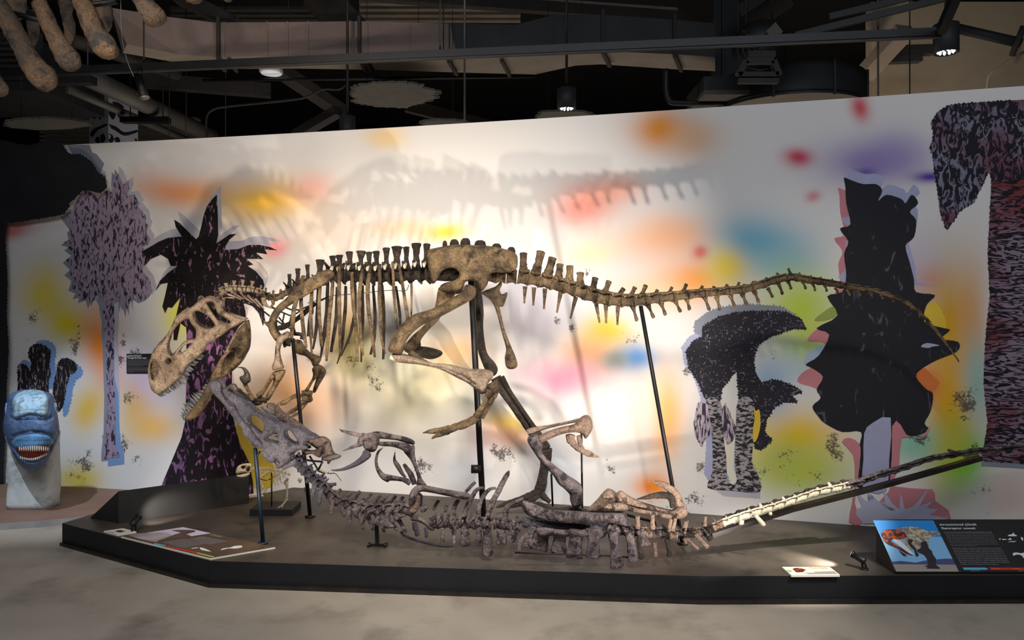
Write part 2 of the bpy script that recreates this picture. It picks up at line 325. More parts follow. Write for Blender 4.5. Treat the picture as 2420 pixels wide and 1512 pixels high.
BL = [(430,445,80,34,(236,150,90),.75),(620,470,95,46,(248,192,70),.85),(735,440,40,28,(240,160,150),.5),(905,325,35,22,(246,206,120),.6),(1055,562,42,18,(250,198,50),.8),(960,545,60,20,(245,200,120),.4),
 (1550,310,60,45,(226,140,40),.9),(1640,330,60,40,(228,170,110),.6),(1385,480,60,40,(236,140,120),.75),(1455,455,50,25,(238,160,130),.6),(1870,378,26,17,(210,50,64),.95),(2025,250,20,24,(214,84,90),.85),(1915,460,14,10,(220,120,130),.7),
 (2050,380,105,48,(138,114,178),.75),(2190,412,32,12,(78,30,150),.95),(2040,405,24,9,(90,60,160),.7),(2110,345,60,40,(150,130,190),.5),
 (1590,570,95,48,(242,182,140),.85),(1640,665,60,34,(244,150,60),.85),(1555,690,70,30,(248,200,150),.6),(1650,606,16,13,(226,60,70),1),(1800,570,100,58,(110,170,196),.95),(1850,620,60,40,(130,180,196),.7),(1715,640,44,40,(226,200,80),.9),(1400,590,60,30,(246,220,160),.5),
 (1890,730,70,80,(186,206,70),.9),(1900,840,60,40,(170,200,170),.7),(1930,790,40,50,(190,206,90),.7),(1425,795,50,30,(252,214,50),.9),(1395,830,60,36,(246,180,110),.7),(1330,880,80,36,(222,130,160),.75),(1500,845,40,24,(100,150,206),.85),(1450,850,26,18,(130,140,130),.7),
 (1075,848,55,36,(248,180,120),.7),(820,780,36,60,(250,196,110),.6),(700,935,85,70,(252,196,150),.75),(845,830,40,60,(240,226,140),.6),(990,900,110,80,(242,232,180),.6),(690,910,30,20,(250,190,120),.5),
 (1195,1005,50,24,(240,200,60),.75),(1215,1035,40,20,(244,170,120),.6),(1150,1040,40,30,(240,190,180),.5),(1570,990,34,90,(248,180,110),.85),(1550,1150,36,24,(248,140,20),.95),(1500,1000,30,60,(240,210,190),.5),(1380,1000,60,60,(240,220,205),.5),
 (1880,1040,90,50,(242,196,20),.95),(1900,1110,95,50,(196,206,80),.9),(1840,1090,50,40,(180,190,90),.7),(1790,990,20,40,(244,210,40),.95),(1870,880,50,30,(186,206,226),.6),(1810,920,40,60,(150,180,216),.8),
 (2190,668,36,28,(222,110,20),.9),(2240,760,60,120,(206,156,20),.85),(2150,640,60,70,(190,180,200),.6),(2230,960,56,150,(222,164,10),.95),(2180,900,26,30,(230,110,20),.95),(2300,760,30,100,(222,150,70),.6),(2270,1085,56,60,(96,190,30),.95),(2150,1045,60,40,(140,196,170),.85),(2310,900,30,80,(150,190,180),.75),(2240,1040,40,60,(190,180,60),.7),(2390,1180,50,60,(240,200,170),.5),
 (110,690,56,45,(232,208,90),.95),(165,755,46,42,(226,206,40),.95),(240,815,40,80,(246,140,40),.95),(200,970,34,34,(238,196,90),.85),(325,955,32,46,(226,180,10),.98),(360,1010,46,40,(244,190,90),.8),(185,1130,48,34,(228,206,90),.9),(420,745,36,50,(228,222,90),.9),(345,900,50,60,(206,176,214),.55),(250,900,30,40,(240,170,130),.6),
 (655,592,26,18,(250,130,150),.8),(560,600,70,40,(250,220,190),.4),(600,1060,34,90,(236,196,20),1),(40,535,35,22,(206,120,120),.9),(780,560,100,60,(252,216,180),.35),(1200,700,80,50,(226,216,226),.5),(1280,760,60,50,(228,216,226),.5),
 (1100,1120,60,40,(196,206,226),.4),(1320,1100,60,60,(200,210,226),.4),(900,1100,80,40,(226,228,232),.5)]
for cx, cy, rx, ry, c, a in BL:
    g = min(1, a * 1.18) * np.exp(-0.62 * (((QX - cx) / rx) ** 2 + ((QY - cy) / ry) ** 2) ** 1.1)
    CC = CC * (1 - g[..., None]) + np.array(lin(c)) * g[..., None]
SP = [(60,720,22,40),(50,840,16,60),(165,830,24,70),(290,870,26,90),(340,960,22,34),(310,1080,50,40),(170,1100,46,60),(375,1130,40,26),(1370,640,18,20),(1290,735,24,20),(1350,760,18,18),(1660,1130,26,40),(1850,1090,50,40),(1790,1120,34,34),(1900,1130,60,30),(1980,1060,26,50),
      (2250,930,50,50),(2290,1060,50,40),(1000,1130,50,30),(1440,1130,30,34),(1640,880,26,26),(1400,840,12,16),(1500,790,24,20),(2100,1240,90,30),(2330,1170,40,30),(2290,1240,80,30),(1660,1220,80,22),(820,840,26,40),(870,870,26,40),(1190,1080,30,30),(2150,980,40,40),(1830,850,30,26),(700,640,0.1,0.1),(250,1050,26,40),(330,850,20,20)]
M = np.zeros((NZ, NX))
for cx, cy, rx, ry in SP: M = np.maximum(M, np.exp(-(((QX + 60 * N2 - cx) / rx) ** 2 + ((QY + 60 * N1 - cy) / ry) ** 2) * .38))
vs = np.stack([XX, YY, ZZ], -1).reshape(-1, 3); nb = len(vs); back = vs[[0, NX - 1, (NZ - 1) * NX, NZ * NX - 1]] + np.array([0, .09, 0])
fs = [(j * NX + i, j * NX + i + 1, (j + 1) * NX + i + 1, (j + 1) * NX + i) for j in range(NZ - 1) for i in range(NX - 1)]
me = bpy.data.meshes.new('wall_back'); me.from_pydata(vs.tolist(), [], fs); me.polygons.foreach_set('use_smooth', [True] * len(me.polygons))
ca = me.color_attributes.new('print', 'FLOAT_COLOR', 'POINT'); ca.data.foreach_set('color', np.concatenate([CC.reshape(-1, 3), M.reshape(-1, 1)], 1).astype(np.float32).ravel())
wm = bpy.data.materials.new('mural_print'); wm.use_nodes = True; N = wm.node_tree.nodes; L = wm.node_tree.links; b = N['Principled BSDF']; b.inputs['Roughness'].default_value = .6; b.inputs['Specular IOR Level'].default_value = .25
at = N.new('ShaderNodeVertexColor'); at.layer_name = 'print'; tc = N.new('ShaderNodeTexCoord')
n1 = N.new('ShaderNodeTexNoise'); n1.inputs['Scale'].default_value = 60; n1.inputs['Detail'].default_value = 6; n1.inputs['Roughness'].default_value = .75; L.new(tc.outputs['Object'], n1.inputs['Vector'])
n2 = N.new('ShaderNodeTexNoise'); n2.inputs['Scale'].default_value = 9; n2.inputs['Detail'].default_value = 4; L.new(tc.outputs['Object'], n2.inputs['Vector'])
ml = N.new('ShaderNodeMath'); ml.operation = 'MULTIPLY'; L.new(n1.outputs['Fac'], ml.inputs[0]); L.new(at.outputs['Alpha'], ml.inputs[1])
m2 = N.new('ShaderNodeMath'); m2.operation = 'MULTIPLY'; L.new(ml.outputs[0], m2.inputs[0]); L.new(n2.outputs['Fac'], m2.inputs[1])
r = N.new('ShaderNodeValToRGB'); r.color_ramp.elements[0].position = .25; r.color_ramp.elements[1].position = .29; r.color_ramp.elements[0].color = (0, 0, 0, 1); r.color_ramp.elements[1].color = (.85, .85, .85, 1); L.new(m2.outputs[0], r.inputs[0])
mx = N.new('ShaderNodeMixRGB'); L.new(r.outputs[0], mx.inputs[0]); L.new(at.outputs['Color'], mx.inputs[1]); mx.inputs[2].default_value = (*lin((62, 58, 56)), 1); L.new(mx.outputs[0], b.inputs['Base Color'])
me.materials.append(wm); wall = bpy.data.objects.new('wall_back', me); COL.objects.link(wall); struct(wall); wall['label'] = 'long curved white exhibition wall with a watercolour mural print'
mb = MB(); q = [(x, ywall(x)) for x in np.linspace(-4.6, 4.2, 40)]                    # the wall's body behind the printed sheet
for (xa, ya), (xb, yb) in zip(q, q[1:]): mb.add([(xa, ya + .004, 0), (xb, yb + .004, 0), (xb, yb + .1, 0), (xa, ya + .1, 0), (xa, ya + .004, WTOP - .002), (xb, yb + .004, WTOP - .002), (xb, yb + .1, WTOP - .002), (xa, ya + .1, WTOP - .002)], [(4, 5, 6, 7), (2, 3, 7, 6), (0, 1, 5, 4)])
mb.build('wall_core', mat('wall_edge', (200, 196, 190)), wall, smooth=False)
# floor, dark hall behind and above
fl = MB(); fl.box((-14, -7, -.1), (14, 22, 0)); struct(fl.build('floor', 'concrete', smooth=False))
ce = MB(); ce.box((-14, -7, 5.6), (14, 22, 5.7)); struct(ce.build('ceiling', 'ceiling_black', smooth=False))
for nm, lo, hi, m in (('wall_far', (-14, 21.9, 0), (14, 22, 5.6), 'ceiling_black'), ('wall_left', (-14, -7, 0), (-13.9, 22, 5.6), 'ceiling_black'), ('wall_right', (13.9, -7, 0), (14, 22, 5.6), 'ceiling_black'), ('wall_front', (-14, -7, 0), (14, -6.9, 5.6), 'ceiling_black')):
    w = MB(); w.box(lo, hi); struct(w.build(nm, m, smooth=False))
# display platform
xa = -1.74
pl = [G(147, 1236), G(497, 1325), G(1655, 1361), G(2420, 1359), (4.15, 3.98, PT), (4.15, ywall(4.15) - .012, PT)]
pl = [Vector(p) for p in pl] + [Vector((x, ywall(x) - .012, PT)) for x in np.linspace(3.8, xa, 14)] + [G(609, 1168), G(230, 1211)]
mb = MB(); n = len(pl)
mb.add(pl, [tuple(range(n))]); mb.cur = 1; lo = [Vector((p.x, p.y, 0)) for p in pl]
mb.add(pl + lo, [(i, i + n, (i + 1) % n + n, (i + 1) % n) for i in range(n)] + [tuple(range(n, 2 * n))[::-1]])
plat = tag(mb.build('display_platform', ['platform_black', 'platform_side'], smooth=False), 'low black angular display platform carrying the dinosaur skeletons', 'platform')
mb = MB(); e = [Vector((p.x, p.y, .012)) for p in pl[:5]]
for a, b_ in zip(e, e[1:]): mb.bar(a + Vector((0, -.012, 0)), b_ + Vector((0, -.012, 0)), .02, .02)
mb.build('shadow_gap_strip', 'steel_dark', plat, smooth=False)
# ---------------------------------------------------------------- the mural's printed trees (flat print on the wall)
def spiky(poly, amp, step=9, seed=1, skip=0.0):              # add small outward leaf tips along an outline
    r = random.Random(seed); A = resample(poly, step); n = len(A); c = A.mean(0); out = []
    area2 = sum(A[i, 0] * A[(i + 1) % n, 1] - A[(i + 1) % n, 0] * A[i, 1] for i in range(n)); sg = 1 if area2 > 0 else -1
    for i in range(n):
        t = A[(i + 1) % n] - A[i]; nn = np.array([t[1], -t[0]]) * sg / (np.hypot(*t) + 1e-9); out.append(A[i])
        if r.random() >= skip: out.append(A[i] + t * r.uniform(.2, .8) + nn * amp * r.uniform(.2, 1))
    return [tuple(p) for p in out]
def shift(poly, dx, dy): return [(p[0] + dx, p[1] + dy) for p in poly]
def decal(name, poly, m, off, smooth=1, step=14.0, holes=(), rim=True, base=0.0, parent=None, label=None):
    o = np.array([p[:2] for p in (cr(poly, smooth, True) if smooth > 1 else poly)], float)
    dd = np.hypot(*(o - np.roll(o, 1, 0)).T); o = o[dd > .3]
    lo, hi = o.min(0), o.max(0); g = np.array([(x, y) for y in np.arange(lo[1], hi[1], step * 3) for x in np.arange(lo[0], hi[0], step)]).reshape(-1, 2)
    if len(g): g = g[inside(o, g)]
    V = np.vstack([o, g]) if len(g) else o; n0 = len(o); E = [(i, (i + 1) % n0) for i in range(n0)]
    cv, ce, cf, ov, oe, of = delaunay_2d_cdt([Vector((float(p[0]), float(p[1]))) for p in V], E, [], 0, 1e-3)
    C = np.array([(v.x, v.y) for v in cv]); T = np.array([f for f in cf if len(f) == 3]); T = T[inside(o, C[T].mean(1))]
    mb = MB(); n = len(C); vs = [onwall(c[0], c[1], off) for c in C] + [onwall(c[0], c[1], base) for c in C]; fs = []
    for a, b_, c in T:
        ar = (C[b_, 0] - C[a, 0]) * (C[c, 1] - C[a, 1]) - (C[b_, 1] - C[a, 1]) * (C[c, 0] - C[a, 0])
        fs.append((int(a), int(b_), int(c)) if ar < 0 else (int(a), int(c), int(b_)))
    used = {}
    for a, b_, c in fs:
        for e in ((a, b_), (b_, c), (c, a)): used[e] = 1
    if rim: fs += [(e[1], e[0], e[0] + n, e[1] + n) for e in used if (e[1], e[0]) not in used]
    mb.add(vs, fs); return mb.build(name, m, wall if parent is None else (None if parent is False else parent), smooth=False, label=label)
crown = PM([(820,0),(850,40),(880,110),(920,80),(925,130),(905,190),(960,180),(1000,250),(985,260),(1040,330),(1045,380),(1060,400),(1045,450),(1075,500),(1060,540),(1020,550),(1060,620),(1030,690),(1015,720),(1070,790),(1090,870),(1060,920),(1010,940),(960,905),(945,950),(925,940),(920,1040),(900,980),(880,960),(870,1015),(855,940),(820,960),(815,1000),(820,1100)])
crown += YI([(865,0),(870,300),(880,500),(875,700),(885,830),(917,903),(793,915),(793,840),(810,700),(815,400),(800,0)]) + [(246,790),(248,760),(240,715)]
crown += PM([(700,900),(660,950),(650,980),(635,920),(600,930),(580,940),(585,900),(540,910),(560,870),(510,850),(530,780),(480,740),(520,700),(470,650),(530,600),(480,560),(520,540),(455,525),(510,490),(500,430),(520,420),(470,350),(450,320),(520,300),(560,220),(600,150),(640,160),(700,200),(760,150),(800,160),(815,100)])
decal('painted_palm_shadow', shift(crown, 10, -9), 'wash_grey', .0015); decal('painted_palm_shadow', shift(crown, -7, 6), 'wash_slate', .001)
decal('painted_trunk_shadow', YI([(870,300),(900,420),(905,620),(915,760),(945,900),(945,955),(820,972),(820,880),(840,500)]), 'wash_blue', .002)
decal('painted_palm', crown, 'print_palm', .004, label='purple painted fan palm')
fern = PM([(1550,180),(1555,300),(1560,470),(1545,530),(1590,500),(1640,465),(1690,460),(1640,500),(1610,550),(1610,575),(1700,570),(1780,540),(1860,540),(1930,555),(1980,578),(1890,570),(1910,605),(1830,595),(1880,640),(1760,640),(1810,680),(1770,690),(1830,730),(1880,790),(1890,830),(1870,900),(1895,1080),(1880,1120),(1850,1030),(1780,950),(1740,960)])
fern += [(580,735),(585,790),(548,880),(548,920),(552,990),(566,1045),(590,1095),(598,1140),(600,1185),(585,1190),(375,1160),(382,1146),(429,1033),(438,993),(440,900),(441,830)]
fern += PM([(1340,1290),(1330,1130),(1290,1100),(1265,1220),(1240,1220),(1240,1150),(1260,1040),(1290,910),(1230,990),(1200,985),(1180,1030),(1160,980),(1180,900),(1200,810),(1150,820),(1110,870),(1140,800),(1200,740),(1270,690),(1220,690),(1200,640),(1150,610),(1080,640),(1030,690),(1040,620),(1010,590),(1080,550),(1130,520),(1200,490),(1300,480),(1255,410),(1245,360),(1290,390),(1340,440),(1400,500),(1420,480),(1440,400),(1455,330),(1480,260),(1520,210)])
sh = shift([p for p in fern if p[1] < 720], 9, -20); decal('painted_fern_shadow', sh, 'wash_grey', .0015)
decal('painted_fern_shadow', PM([(1740,960),(1775,990),(1760,1100),(1790,1260),(1770,1265),(1730,1120),(1735,1020)]), 'wash_rose', .0015)
decal('painted_fern_shadow', PM([(1760,650),(1830,660),(1890,720),(1915,775),(1890,770),(1850,720),(1790,700)]), 'wash_cream', .0017)
decal('painted_fern_shadow', [(545,880),(552,882),(560,960),(552,990)], 'wash_rose', .0015)
decal('painted_tree_fern', [p for p in fern if p[1] < 830] , 'print_fern', .005, label='black painted tree fern crown')
tr = [(440,790),(585,770)] + [p for p in fern if p[1] > 790 and p[0] > 374]
decal('painted_tree_trunk', [(441,770),(583,770),(585,790),(548,880),(548,920),(552,990),(566,1045),(590,1095),(598,1140),(600,1190),(375,1165),(382,1146),(429,1033),(438,993),(440,900)], 'print_trunk', .0055, label='black trunk with violet scales')
decal('painted_yellow_patch', [(560,1000),(572,1010),(592,1050),(625,1070),(650,1110),(640,1150),(600,1150),(590,1100),(566,1045)], 'wash_yellow', .0045, 4)
for i, (pl_, dx) in enumerate(((YI([(235,400),(230,300),(240,180),(215,130),(225,70),(260,45),(300,40),(350,60),(385,100),(380,150),(370,200),(385,280),(365,310),(370,410)]), 13), (YI([(135,400),(135,280),(140,200),(170,190),(210,210),(230,270),(220,330),(215,405)]), 6), (YI([(400,420),(420,300),(440,190),(470,150),(520,150),(570,180),(585,230),(560,260),(530,270),(510,330),(490,450),(470,530),(440,560),(430,480)]), 14))):
    decal('painted_shrub_shadow', spiky(shift(pl_, dx, -9 if i < 2 else 12), 4, 9, i), 'wash_blue', .0015); decal('painted_shrub', spiky(pl_, 4, 6, 30 + i), 'print_shrub', .004)
# double palm on the right half
dA = [(1660,775),(1680,760),(1700,748),(1740,738),(1780,735),(1820,735),(1860,738),(1895,755),(1905,778),(1880,775),(1850,785),(1820,795),(1790,815),(1780,850),(1785,880),(1800,905),(1780,920),(1778,980),(1790,1010),(1782,1050),(1795,1100),(1797,1160),(1735,1160),(1745,1100),(1740,1040),(1748,960),(1742,880),(1720,830),(1660,800)]
dB = [(1622,830),(1640,805),(1670,792),(1710,795),(1740,810),(1752,840),(1745,870),(1720,900),(1705,920),(1700,960),(1710,1000),(1715,1060),(1722,1110),(1735,1150),(1730,1160),(1690,1155),(1675,1130),(1680,1060),(1670,1000),(1665,940),(1650,900),(1628,870)]
dC = [(1778,918),(1800,903),(1830,897),(1860,905),(1885,918),(1897,926),(1870,935),(1885,950),(1850,950),(1830,962),(1812,990),(1806,1020),(1826,1040),(1800,1062),(1784,1060)]
decal('painted_double_palm_shadow', spiky(shift([p for p in dA if p[1] < 900], -18, -14), 6, 8, 3), 'wash_slate', .0015); decal('painted_double_palm_shadow', spiky(shift([p for p in dB], -10, -10), 4, 8, 4), 'wash_lilac', .0013)
decal('painted_double_palm_shadow', [(1690,1158),(1797,1162),(1797,1178),(1710,1172)], 'wash_grey', .0013); decal('painted_double_palm_shadow', YG([(1950,620),(1920,520),(1930,300),(1970,100),(1990,200),(1970,640)]), 'wash_sky', .0013)
decal('painted_double_palm', spiky([p for p in dA if p[1] < 990] , 5, 7, 5), 'print_doum', .004); decal('painted_double_palm', spiky([p for p in dB if p[1] < 990], 5, 7, 6), 'print_doum', .0045, label='dark painted palm crown'); decal('painted_double_palm', spiky(dC, 5, 7, 8), 'print_doum', .0042)
bark = YG([(1740,300),(1720,100),(1690,-60),(1800,-60),(1830,100),(1840,300),(1860,450),(1870,620),(1920,665),(1950,620),(1930,480),(1940,200),(1960,-50),(2085,-50),(2090,250),(2080,480),(2130,580),(2145,725),(1900,715),(1700,690),(1740,560)])
decal('painted_bark', bark, 'print_bark', .0055, 3)
for q in (YG([(1620,-30),(1585,150),(1600,250),(1650,345),(1670,280),(1720,240),(1700,-20)]), YG([(1820,50),(1850,-30),(1920,130),(1945,200),(1920,280),(1870,325),(1830,200)])): decal('painted_frond', spiky(q, 3, 6, 9), 'print_frond', .006)
decal('painted_yellow_patch', YG([(2090,0),(2110,40),(2140,30),(2150,160),(2120,280),(2090,300),(2085,200),(2100,100)]), 'wash_yellow', .0058, 3)
# big conifer
con = [(1995,420),(2010,425),(2040,435),(2070,435),(2085,450),(2075,475),(2095,460),(2130,470),(2140,480),(2155,460),(2170,480),(2150,500),(2165,520),(2160,560),(2140,580),(2150,620),(2160,660),(2165,690),(2210,697),(2190,720),(2185,760),(2230,775),(2245,780),(2225,800),(2265,808),(2262,830),(2215,850),(2180,870),(2165,890),(2190,920),(2205,930),(2200,970),(2185,1000),(2195,1015),(2160,1030),(2120,1020),(2112,1014),(2108,1060),(2100,1148),(2026,1150),(2030,1060),(2035,1020),(1990,1020),(1950,1000),(1935,985),(1920,960),(1940,940),(1930,920),(1945,890),(1920,870),(1905,860),(1935,840),(1960,790),(1930,775),(1980,745),(1955,700),(1990,690),(2000,650),(1995,600),(2005,570),(1985,540),(2010,530),(2000,480),(1998,440)]
cs = [p for p in con if p[1] < 700]
decal('painted_conifer_shadow', shift(cs, 4, -24), 'wash_lilac', .0012, 3); decal('painted_conifer_shadow', shift(cs, -14, 24), 'wash_pink', .001, 3)
decal('painted_conifer_shadow', YD([(570,740),(640,650),(720,620),(790,650),(800,690),(740,770),(690,750)]), 'wash_pink', .002, 4); decal('painted_conifer_shadow', YD([(485,1090),(560,990),(700,965),(720,1080),(690,1250),(650,1150)]), 'wash_pink', .002, 3)
decal('painted_conifer_shadow', YD([(630,570),(700,500),(810,440),(850,500),(760,560)]), 'wash_olive', .0022, 3); decal('painted_conifer_shadow', YD([(545,910),(590,830),(740,770),(720,850),(640,900),(560,960)]), 'wash_sky', .0022, 3)
decal('painted_conifer_shadow', YD([(1490,1060),(1560,970),(1640,1040),(1700,1100),(1640,1160),(1560,1150)]), 'wash_orange', .0022, 3); decal('painted_conifer_shadow', YD([(1560,560),(1600,440),(1680,420),(1760,620),(1640,640)]), 'wash_yellow', .0009, 3)
decal('painted_conifer', con, 'print_night', .005, 3, label='tall black painted conifer'); decal('painted_conifer_glint', YD([(1540,790),(1590,760),(1700,780),(1640,790),(1600,802)]), 'wash_lilac', .006, 3)
decal('painted_stem_wash', YH([(1150,130),(1200,100),(1270,140),(1280,220),(1260,400),(1240,560),(1290,700),(1200,690),(1220,560),(1240,400),(1230,220)]), 'wash_pink', .0062, 2)
decal('painted_stem_wash', YH([(1500,20),(1560,10),(1600,80),(1700,100),(1760,20),(1750,70),(1690,110),(1570,100),(1550,300),(1520,440),(1780,460),(1800,540),(1910,665),(1300,690),(1480,470)]), 'wash_pink', .0058, 2)
decal('painted_stem', YH([(1305,70),(1360,0),(1490,-40),(1480,250),(1460,470),(1350,480),(1290,430),(1300,250)]), 'wash_lilac', .0068, 2)
decal('painted_tuft', YH([(1250,600),(1290,580),(1250,480),(1330,550),(1330,470),(1400,540),(1450,550),(1440,460),(1500,560),(1550,600),(1560,490),(1590,600),(1650,580),(1750,460),(1690,580),(1790,540),(1740,590),(1820,600),(1760,640),(1900,665),(1740,690),(1300,700),(1250,640)]), 'print_tuft', .0075, label='lilac painted grass tuft')
# red palm at the right edge
rc = [(2201,289),(2215,265),(2245,248),(2300,243),(2420,236),(2460,234),(2460,420),(2345,430),(2338,400),(2325,430),(2300,480),(2270,495),(2238,545),(2222,500),(2215,440),(2208,400),(2205,365),(2197,348),(2208,320)]
rt = [(2345,400),(2420,380),(2460,380),(2460,1098),(2320,1088),(2335,1000),(2325,900),(2330,800),(2340,700),(2335,600),(2340,500)]
decal('painted_red_palm_shadow', [(2320,1088),(2460,1098),(2460,1110),(2318,1101)], 'wash_slate', .0015)
decal('painted_red_palm', spiky(rt, 3, 12, 2), 'print_red', .004, label='dark red painted palm trunk'); decal('painted_red_palm_crown', spiky(rc, 4, 10, 3), 'print_needle', .005)
# black tree cut-out panel standing off the wall
can = K1([(-60,1010),(0,1000),(180,1040),(260,1030),(330,1000),(390,1000),(450,1040),(480,1090),(530,1110),(560,1100),(600,1120),(650,1150),(690,1220),(720,1250),(760,1280),(750,1310),(765,1340),(720,1380),(640,1360),(590,1360),(510,1440),(480,1450)]) + PM([(500,260),(450,320),(350,340),(220,360),(100,380),(45,372),(36,500),(50,780),(44,1000),(60,1300)]) + YI([(50,300),(40,700),(20,1110),(-40,1120)]) + [(-14, 900)]
sg = spiky([(p[0] + 28, p[1] - 4) for p in can if p[0] > 120], 3, 8, 4); decal('painted_canopy_shadow', K1([(480,1035),(640,1035),(660,1090),(690,1100),(745,1170),(720,1230),(760,1260),(740,1290),(600,1200),(520,1110)]), 'wash_slate', .0015)
o = decal('tree_cutout', spiky(can, 3.5, 8, 11), 'cutout_black', .075, parent=False, base=.055); tag(o, 'flat black tree cut-out with jagged canopy at the left end of the mural', 'cutout')
# ---------------------------------------------------------------- standing predator skeleton
def Ds(px): return float(np.interp(px, [300, 550, 690, 1130, 1500, 1900, 2265], [4.86, 4.95, 5.03, 4.93, 4.52, 4.32, 4.18]))
CLAMP = PT + .0008                                           # bones rest on the platform, never in it
sk = thing('standing_skeleton', (P(1280, 1180, 5.05).x, 5.05, PT), 'tan mounted skeleton of a large predatory dinosaur striding above another skeleton', 'dinosaur skeleton')
def bone(name, m, parent, outline, D, R, holes=(), step=3.5, label=None, **k):
    mb = MB(); mb.pillow(outline, D, R, holes, step, **k); return mb.build(name, m, parent, label=label)
def limb(name, m, parent, q, D, n=10, flat=1.0, label=None, **k):
    mb = MB(); mb.ptube(q, D, n, flat, **k); return mb.build(name, m, parent, label=label)
def vertebra(name, m, parent, c, ax, hl, r, D, spine=None, trans=0.0, zyg=0.8, n=9, spool=.78, tfall=.3, flat=.38, seed=0):
    """centrum spool, neural arch, spine blade, two side processes and joint knobs, as one mesh; ax, hl, r and spine in pixels"""
    mb = MB(); k = D / F; u = np.array(ax, float); u /= np.hypot(*u); w = np.array([u[1], -u[0]])        # w: upwards in the picture when u runs right
    if w[1] > 0: w = -w
    c = np.array(c, float); q = [(*(c + u * t * hl), r * f) for t, f in ((-1, .9), (-.85, 1.02), (-.4, spool), (.4, spool), (.85, 1.02), (1, .9))]
    mb.ptube(q, D, n, 1.0, 2, .2)
    if spine:
        (bx, by), (tx, ty), w0, w1 = spine
        mb.ptube([(bx, by, w0 * 1.25), (bx + (tx - bx) * .3, by + (ty - by) * .3, w0), (bx + (tx - bx) * .75, by + (ty - by) * .75, (w0 + 2 * w1) / 3), (bx + (tx - bx) * .92, by + (ty - by) * .92, w1 * 1.05), (bx + (tx - bx) * .98, by + (ty - by) * .98, w1 * .78), (tx, ty, w1 * .3)], D, 10, flat, 3, .2)
        a = c + w * r * .7
        mb.ptube([(a[0], a[1], r * .75), ((a[0] + bx) / 2, (a[1] + by) / 2, w0 * 1.3), (bx, by, w0 * 1.2)], D, 8, .8, 2, .1)
    if trans:
        a = c + w * r * .9; A = P(a[0], a[1], D); up_ = P(a[0] + w[0] * r, a[1] + w[1] * r, D) - A
        for s in (-1, 1): mb.tube([A, A + Vector((0, s * trans * .55, 0)) + up_ * .2, A + Vector((0, s * trans, 0)) + up_ * tfall], [r * k * .45, r * k * .3, r * k * .22], 6, .6, (0, 0, 1), 2, True, .1)
    if zyg:
        for s in (-1, 1):
            a = c + w * r * 1.05; b_ = a + u * s * hl * 1.15 * zyg + w * r * .15
            for d in (-.55, .55): mb.ptube([(a[0], a[1], r * .3, d * r * k), (b_[0], b_[1], r * .24, d * r * k)], D, 6, 1, 1, 0)
    return mb.build(name, m, parent)

# --- skull
up1 = [(90,1610),(120,1480),(160,1340),(240,1210),(330,1100),(430,990),(520,870),(590,720),(640,600),(740,510),(850,440),(905,435),(1000,370),(1090,290),(1200,230),(1300,195),(1400,215),(1490,250),(1570,240),(1620,290),(1600,400),(1700,500),(1850,580),(2080,650),(2090,670),(2000,710),(1900,775),(1750,855),(1600,965),(1450,1065),(1300,1150)]
lo1 = [(1180,120),(1050,240),(950,330),(880,400),(830,470),(740,610),(600,740),(500,830),(420,890),(340,940),(280,960),(200,920),(140,820),(110,720),(85,560),(80,450)]
OUT = ZA(up1) + ZB(lo1)
HOL = [ZB([(190,270),(240,300),(270,400),(265,530),(210,640),(170,670),(145,600),(130,500),(135,400),(150,320)]),
       ZA([(520,1060),(560,930),(620,830),(720,730),(830,650),(910,640),(970,740),(1060,850),(1060,1000),(1040,1060),(940,1060),(850,1090),(760,1180),(640,1310),(570,1390),(520,1340),(490,1250),(490,1150)]),
       ZA([(710,1310),(760,1230),(840,1170),(940,1130),(1000,1140),(900,1230),(800,1310),(740,1350)]),
       ZB([(505,225),(550,250),(560,290),(540,330),(505,345),(465,325),(455,285),(470,245)]),
       ZA([(1010,500),(1100,470),(1200,510),(1330,590),(1400,680),(1440,760),(1420,800),(1320,835),(1200,800),(1090,730),(1030,640),(1010,560)]),
       ZA([(1290,310),(1380,280),(1440,330),(1480,450),(1510,520),(1590,570),(1700,640),(1770,690),(1750,735),(1650,750),(1560,710),(1500,640),(1400,510),(1330,400)])]
def skw(px, py):                                             # half width of the skull, growing from snout to occiput
    t = ((px - 360) * .72 + (920 - py) * .69) / 300; return 0.035 + 0.12 * min(1, max(0, t))
GR = [(np.array(ZB([(330,230),(310,380),(350,540),(400,700),(440,770),(500,770)])), 1.2, .008), (np.array(ZB([(1250,20),(1050,150),(850,280),(700,360),(560,390),(440,360)])), 1.6, .008), (np.array(ZA([(1080,820),(1150,920),(1230,930),(1300,850)])), 1.2, .006), (np.array(ZA([(1230,940),(1170,1080)])), 1.1, .005), (np.array(ZA([(905,440),(980,490),(1010,500)])), 1.2, .007)]
bone('cranium', 'bone_skull', sk, OUT, lambda x, y: Ds(x) - skw(x, y), .028, HOL, 2.6, grooves=GR, kb=.5, rough=.2, smooth=3, label='pale open-sided skull')
o2 = shift(OUT, 5, -4); bone('cranium_far_side', 'bone_skull', sk, o2, lambda x, y: Ds(x) + skw(x, y) - .02, .026, [shift(h, 5, -4) for h in HOL[1:]], 3.6, smooth=3)
rf = MB()                                                    # skull roof and palate joining both sides
def roof(pts, th, inset=0, step=3):
    q = cr(pts, step)
    for a, b_ in zip(q, q[1:]):
        vs = []
        for p in (a, b_):
            for s in (-1, 1):
                for e in (0, th): vs.append(P(p[0] + inset, p[1] + e, Ds(p[0]) + s * max(.012, skw(p[0], p[1]) - .006)))
        rf.add(vs, [(0, 2, 6, 4), (1, 5, 7, 3), (0, 4, 5, 1), (2, 3, 7, 6)])
roof([(p[0] + 1.5, p[1] + 2.5) for p in ZA([(110,1560),(160,1370),(250,1225),(345,1115),(445,1000),(535,880),(600,740),(655,620),(745,530),(850,460)])], 4)
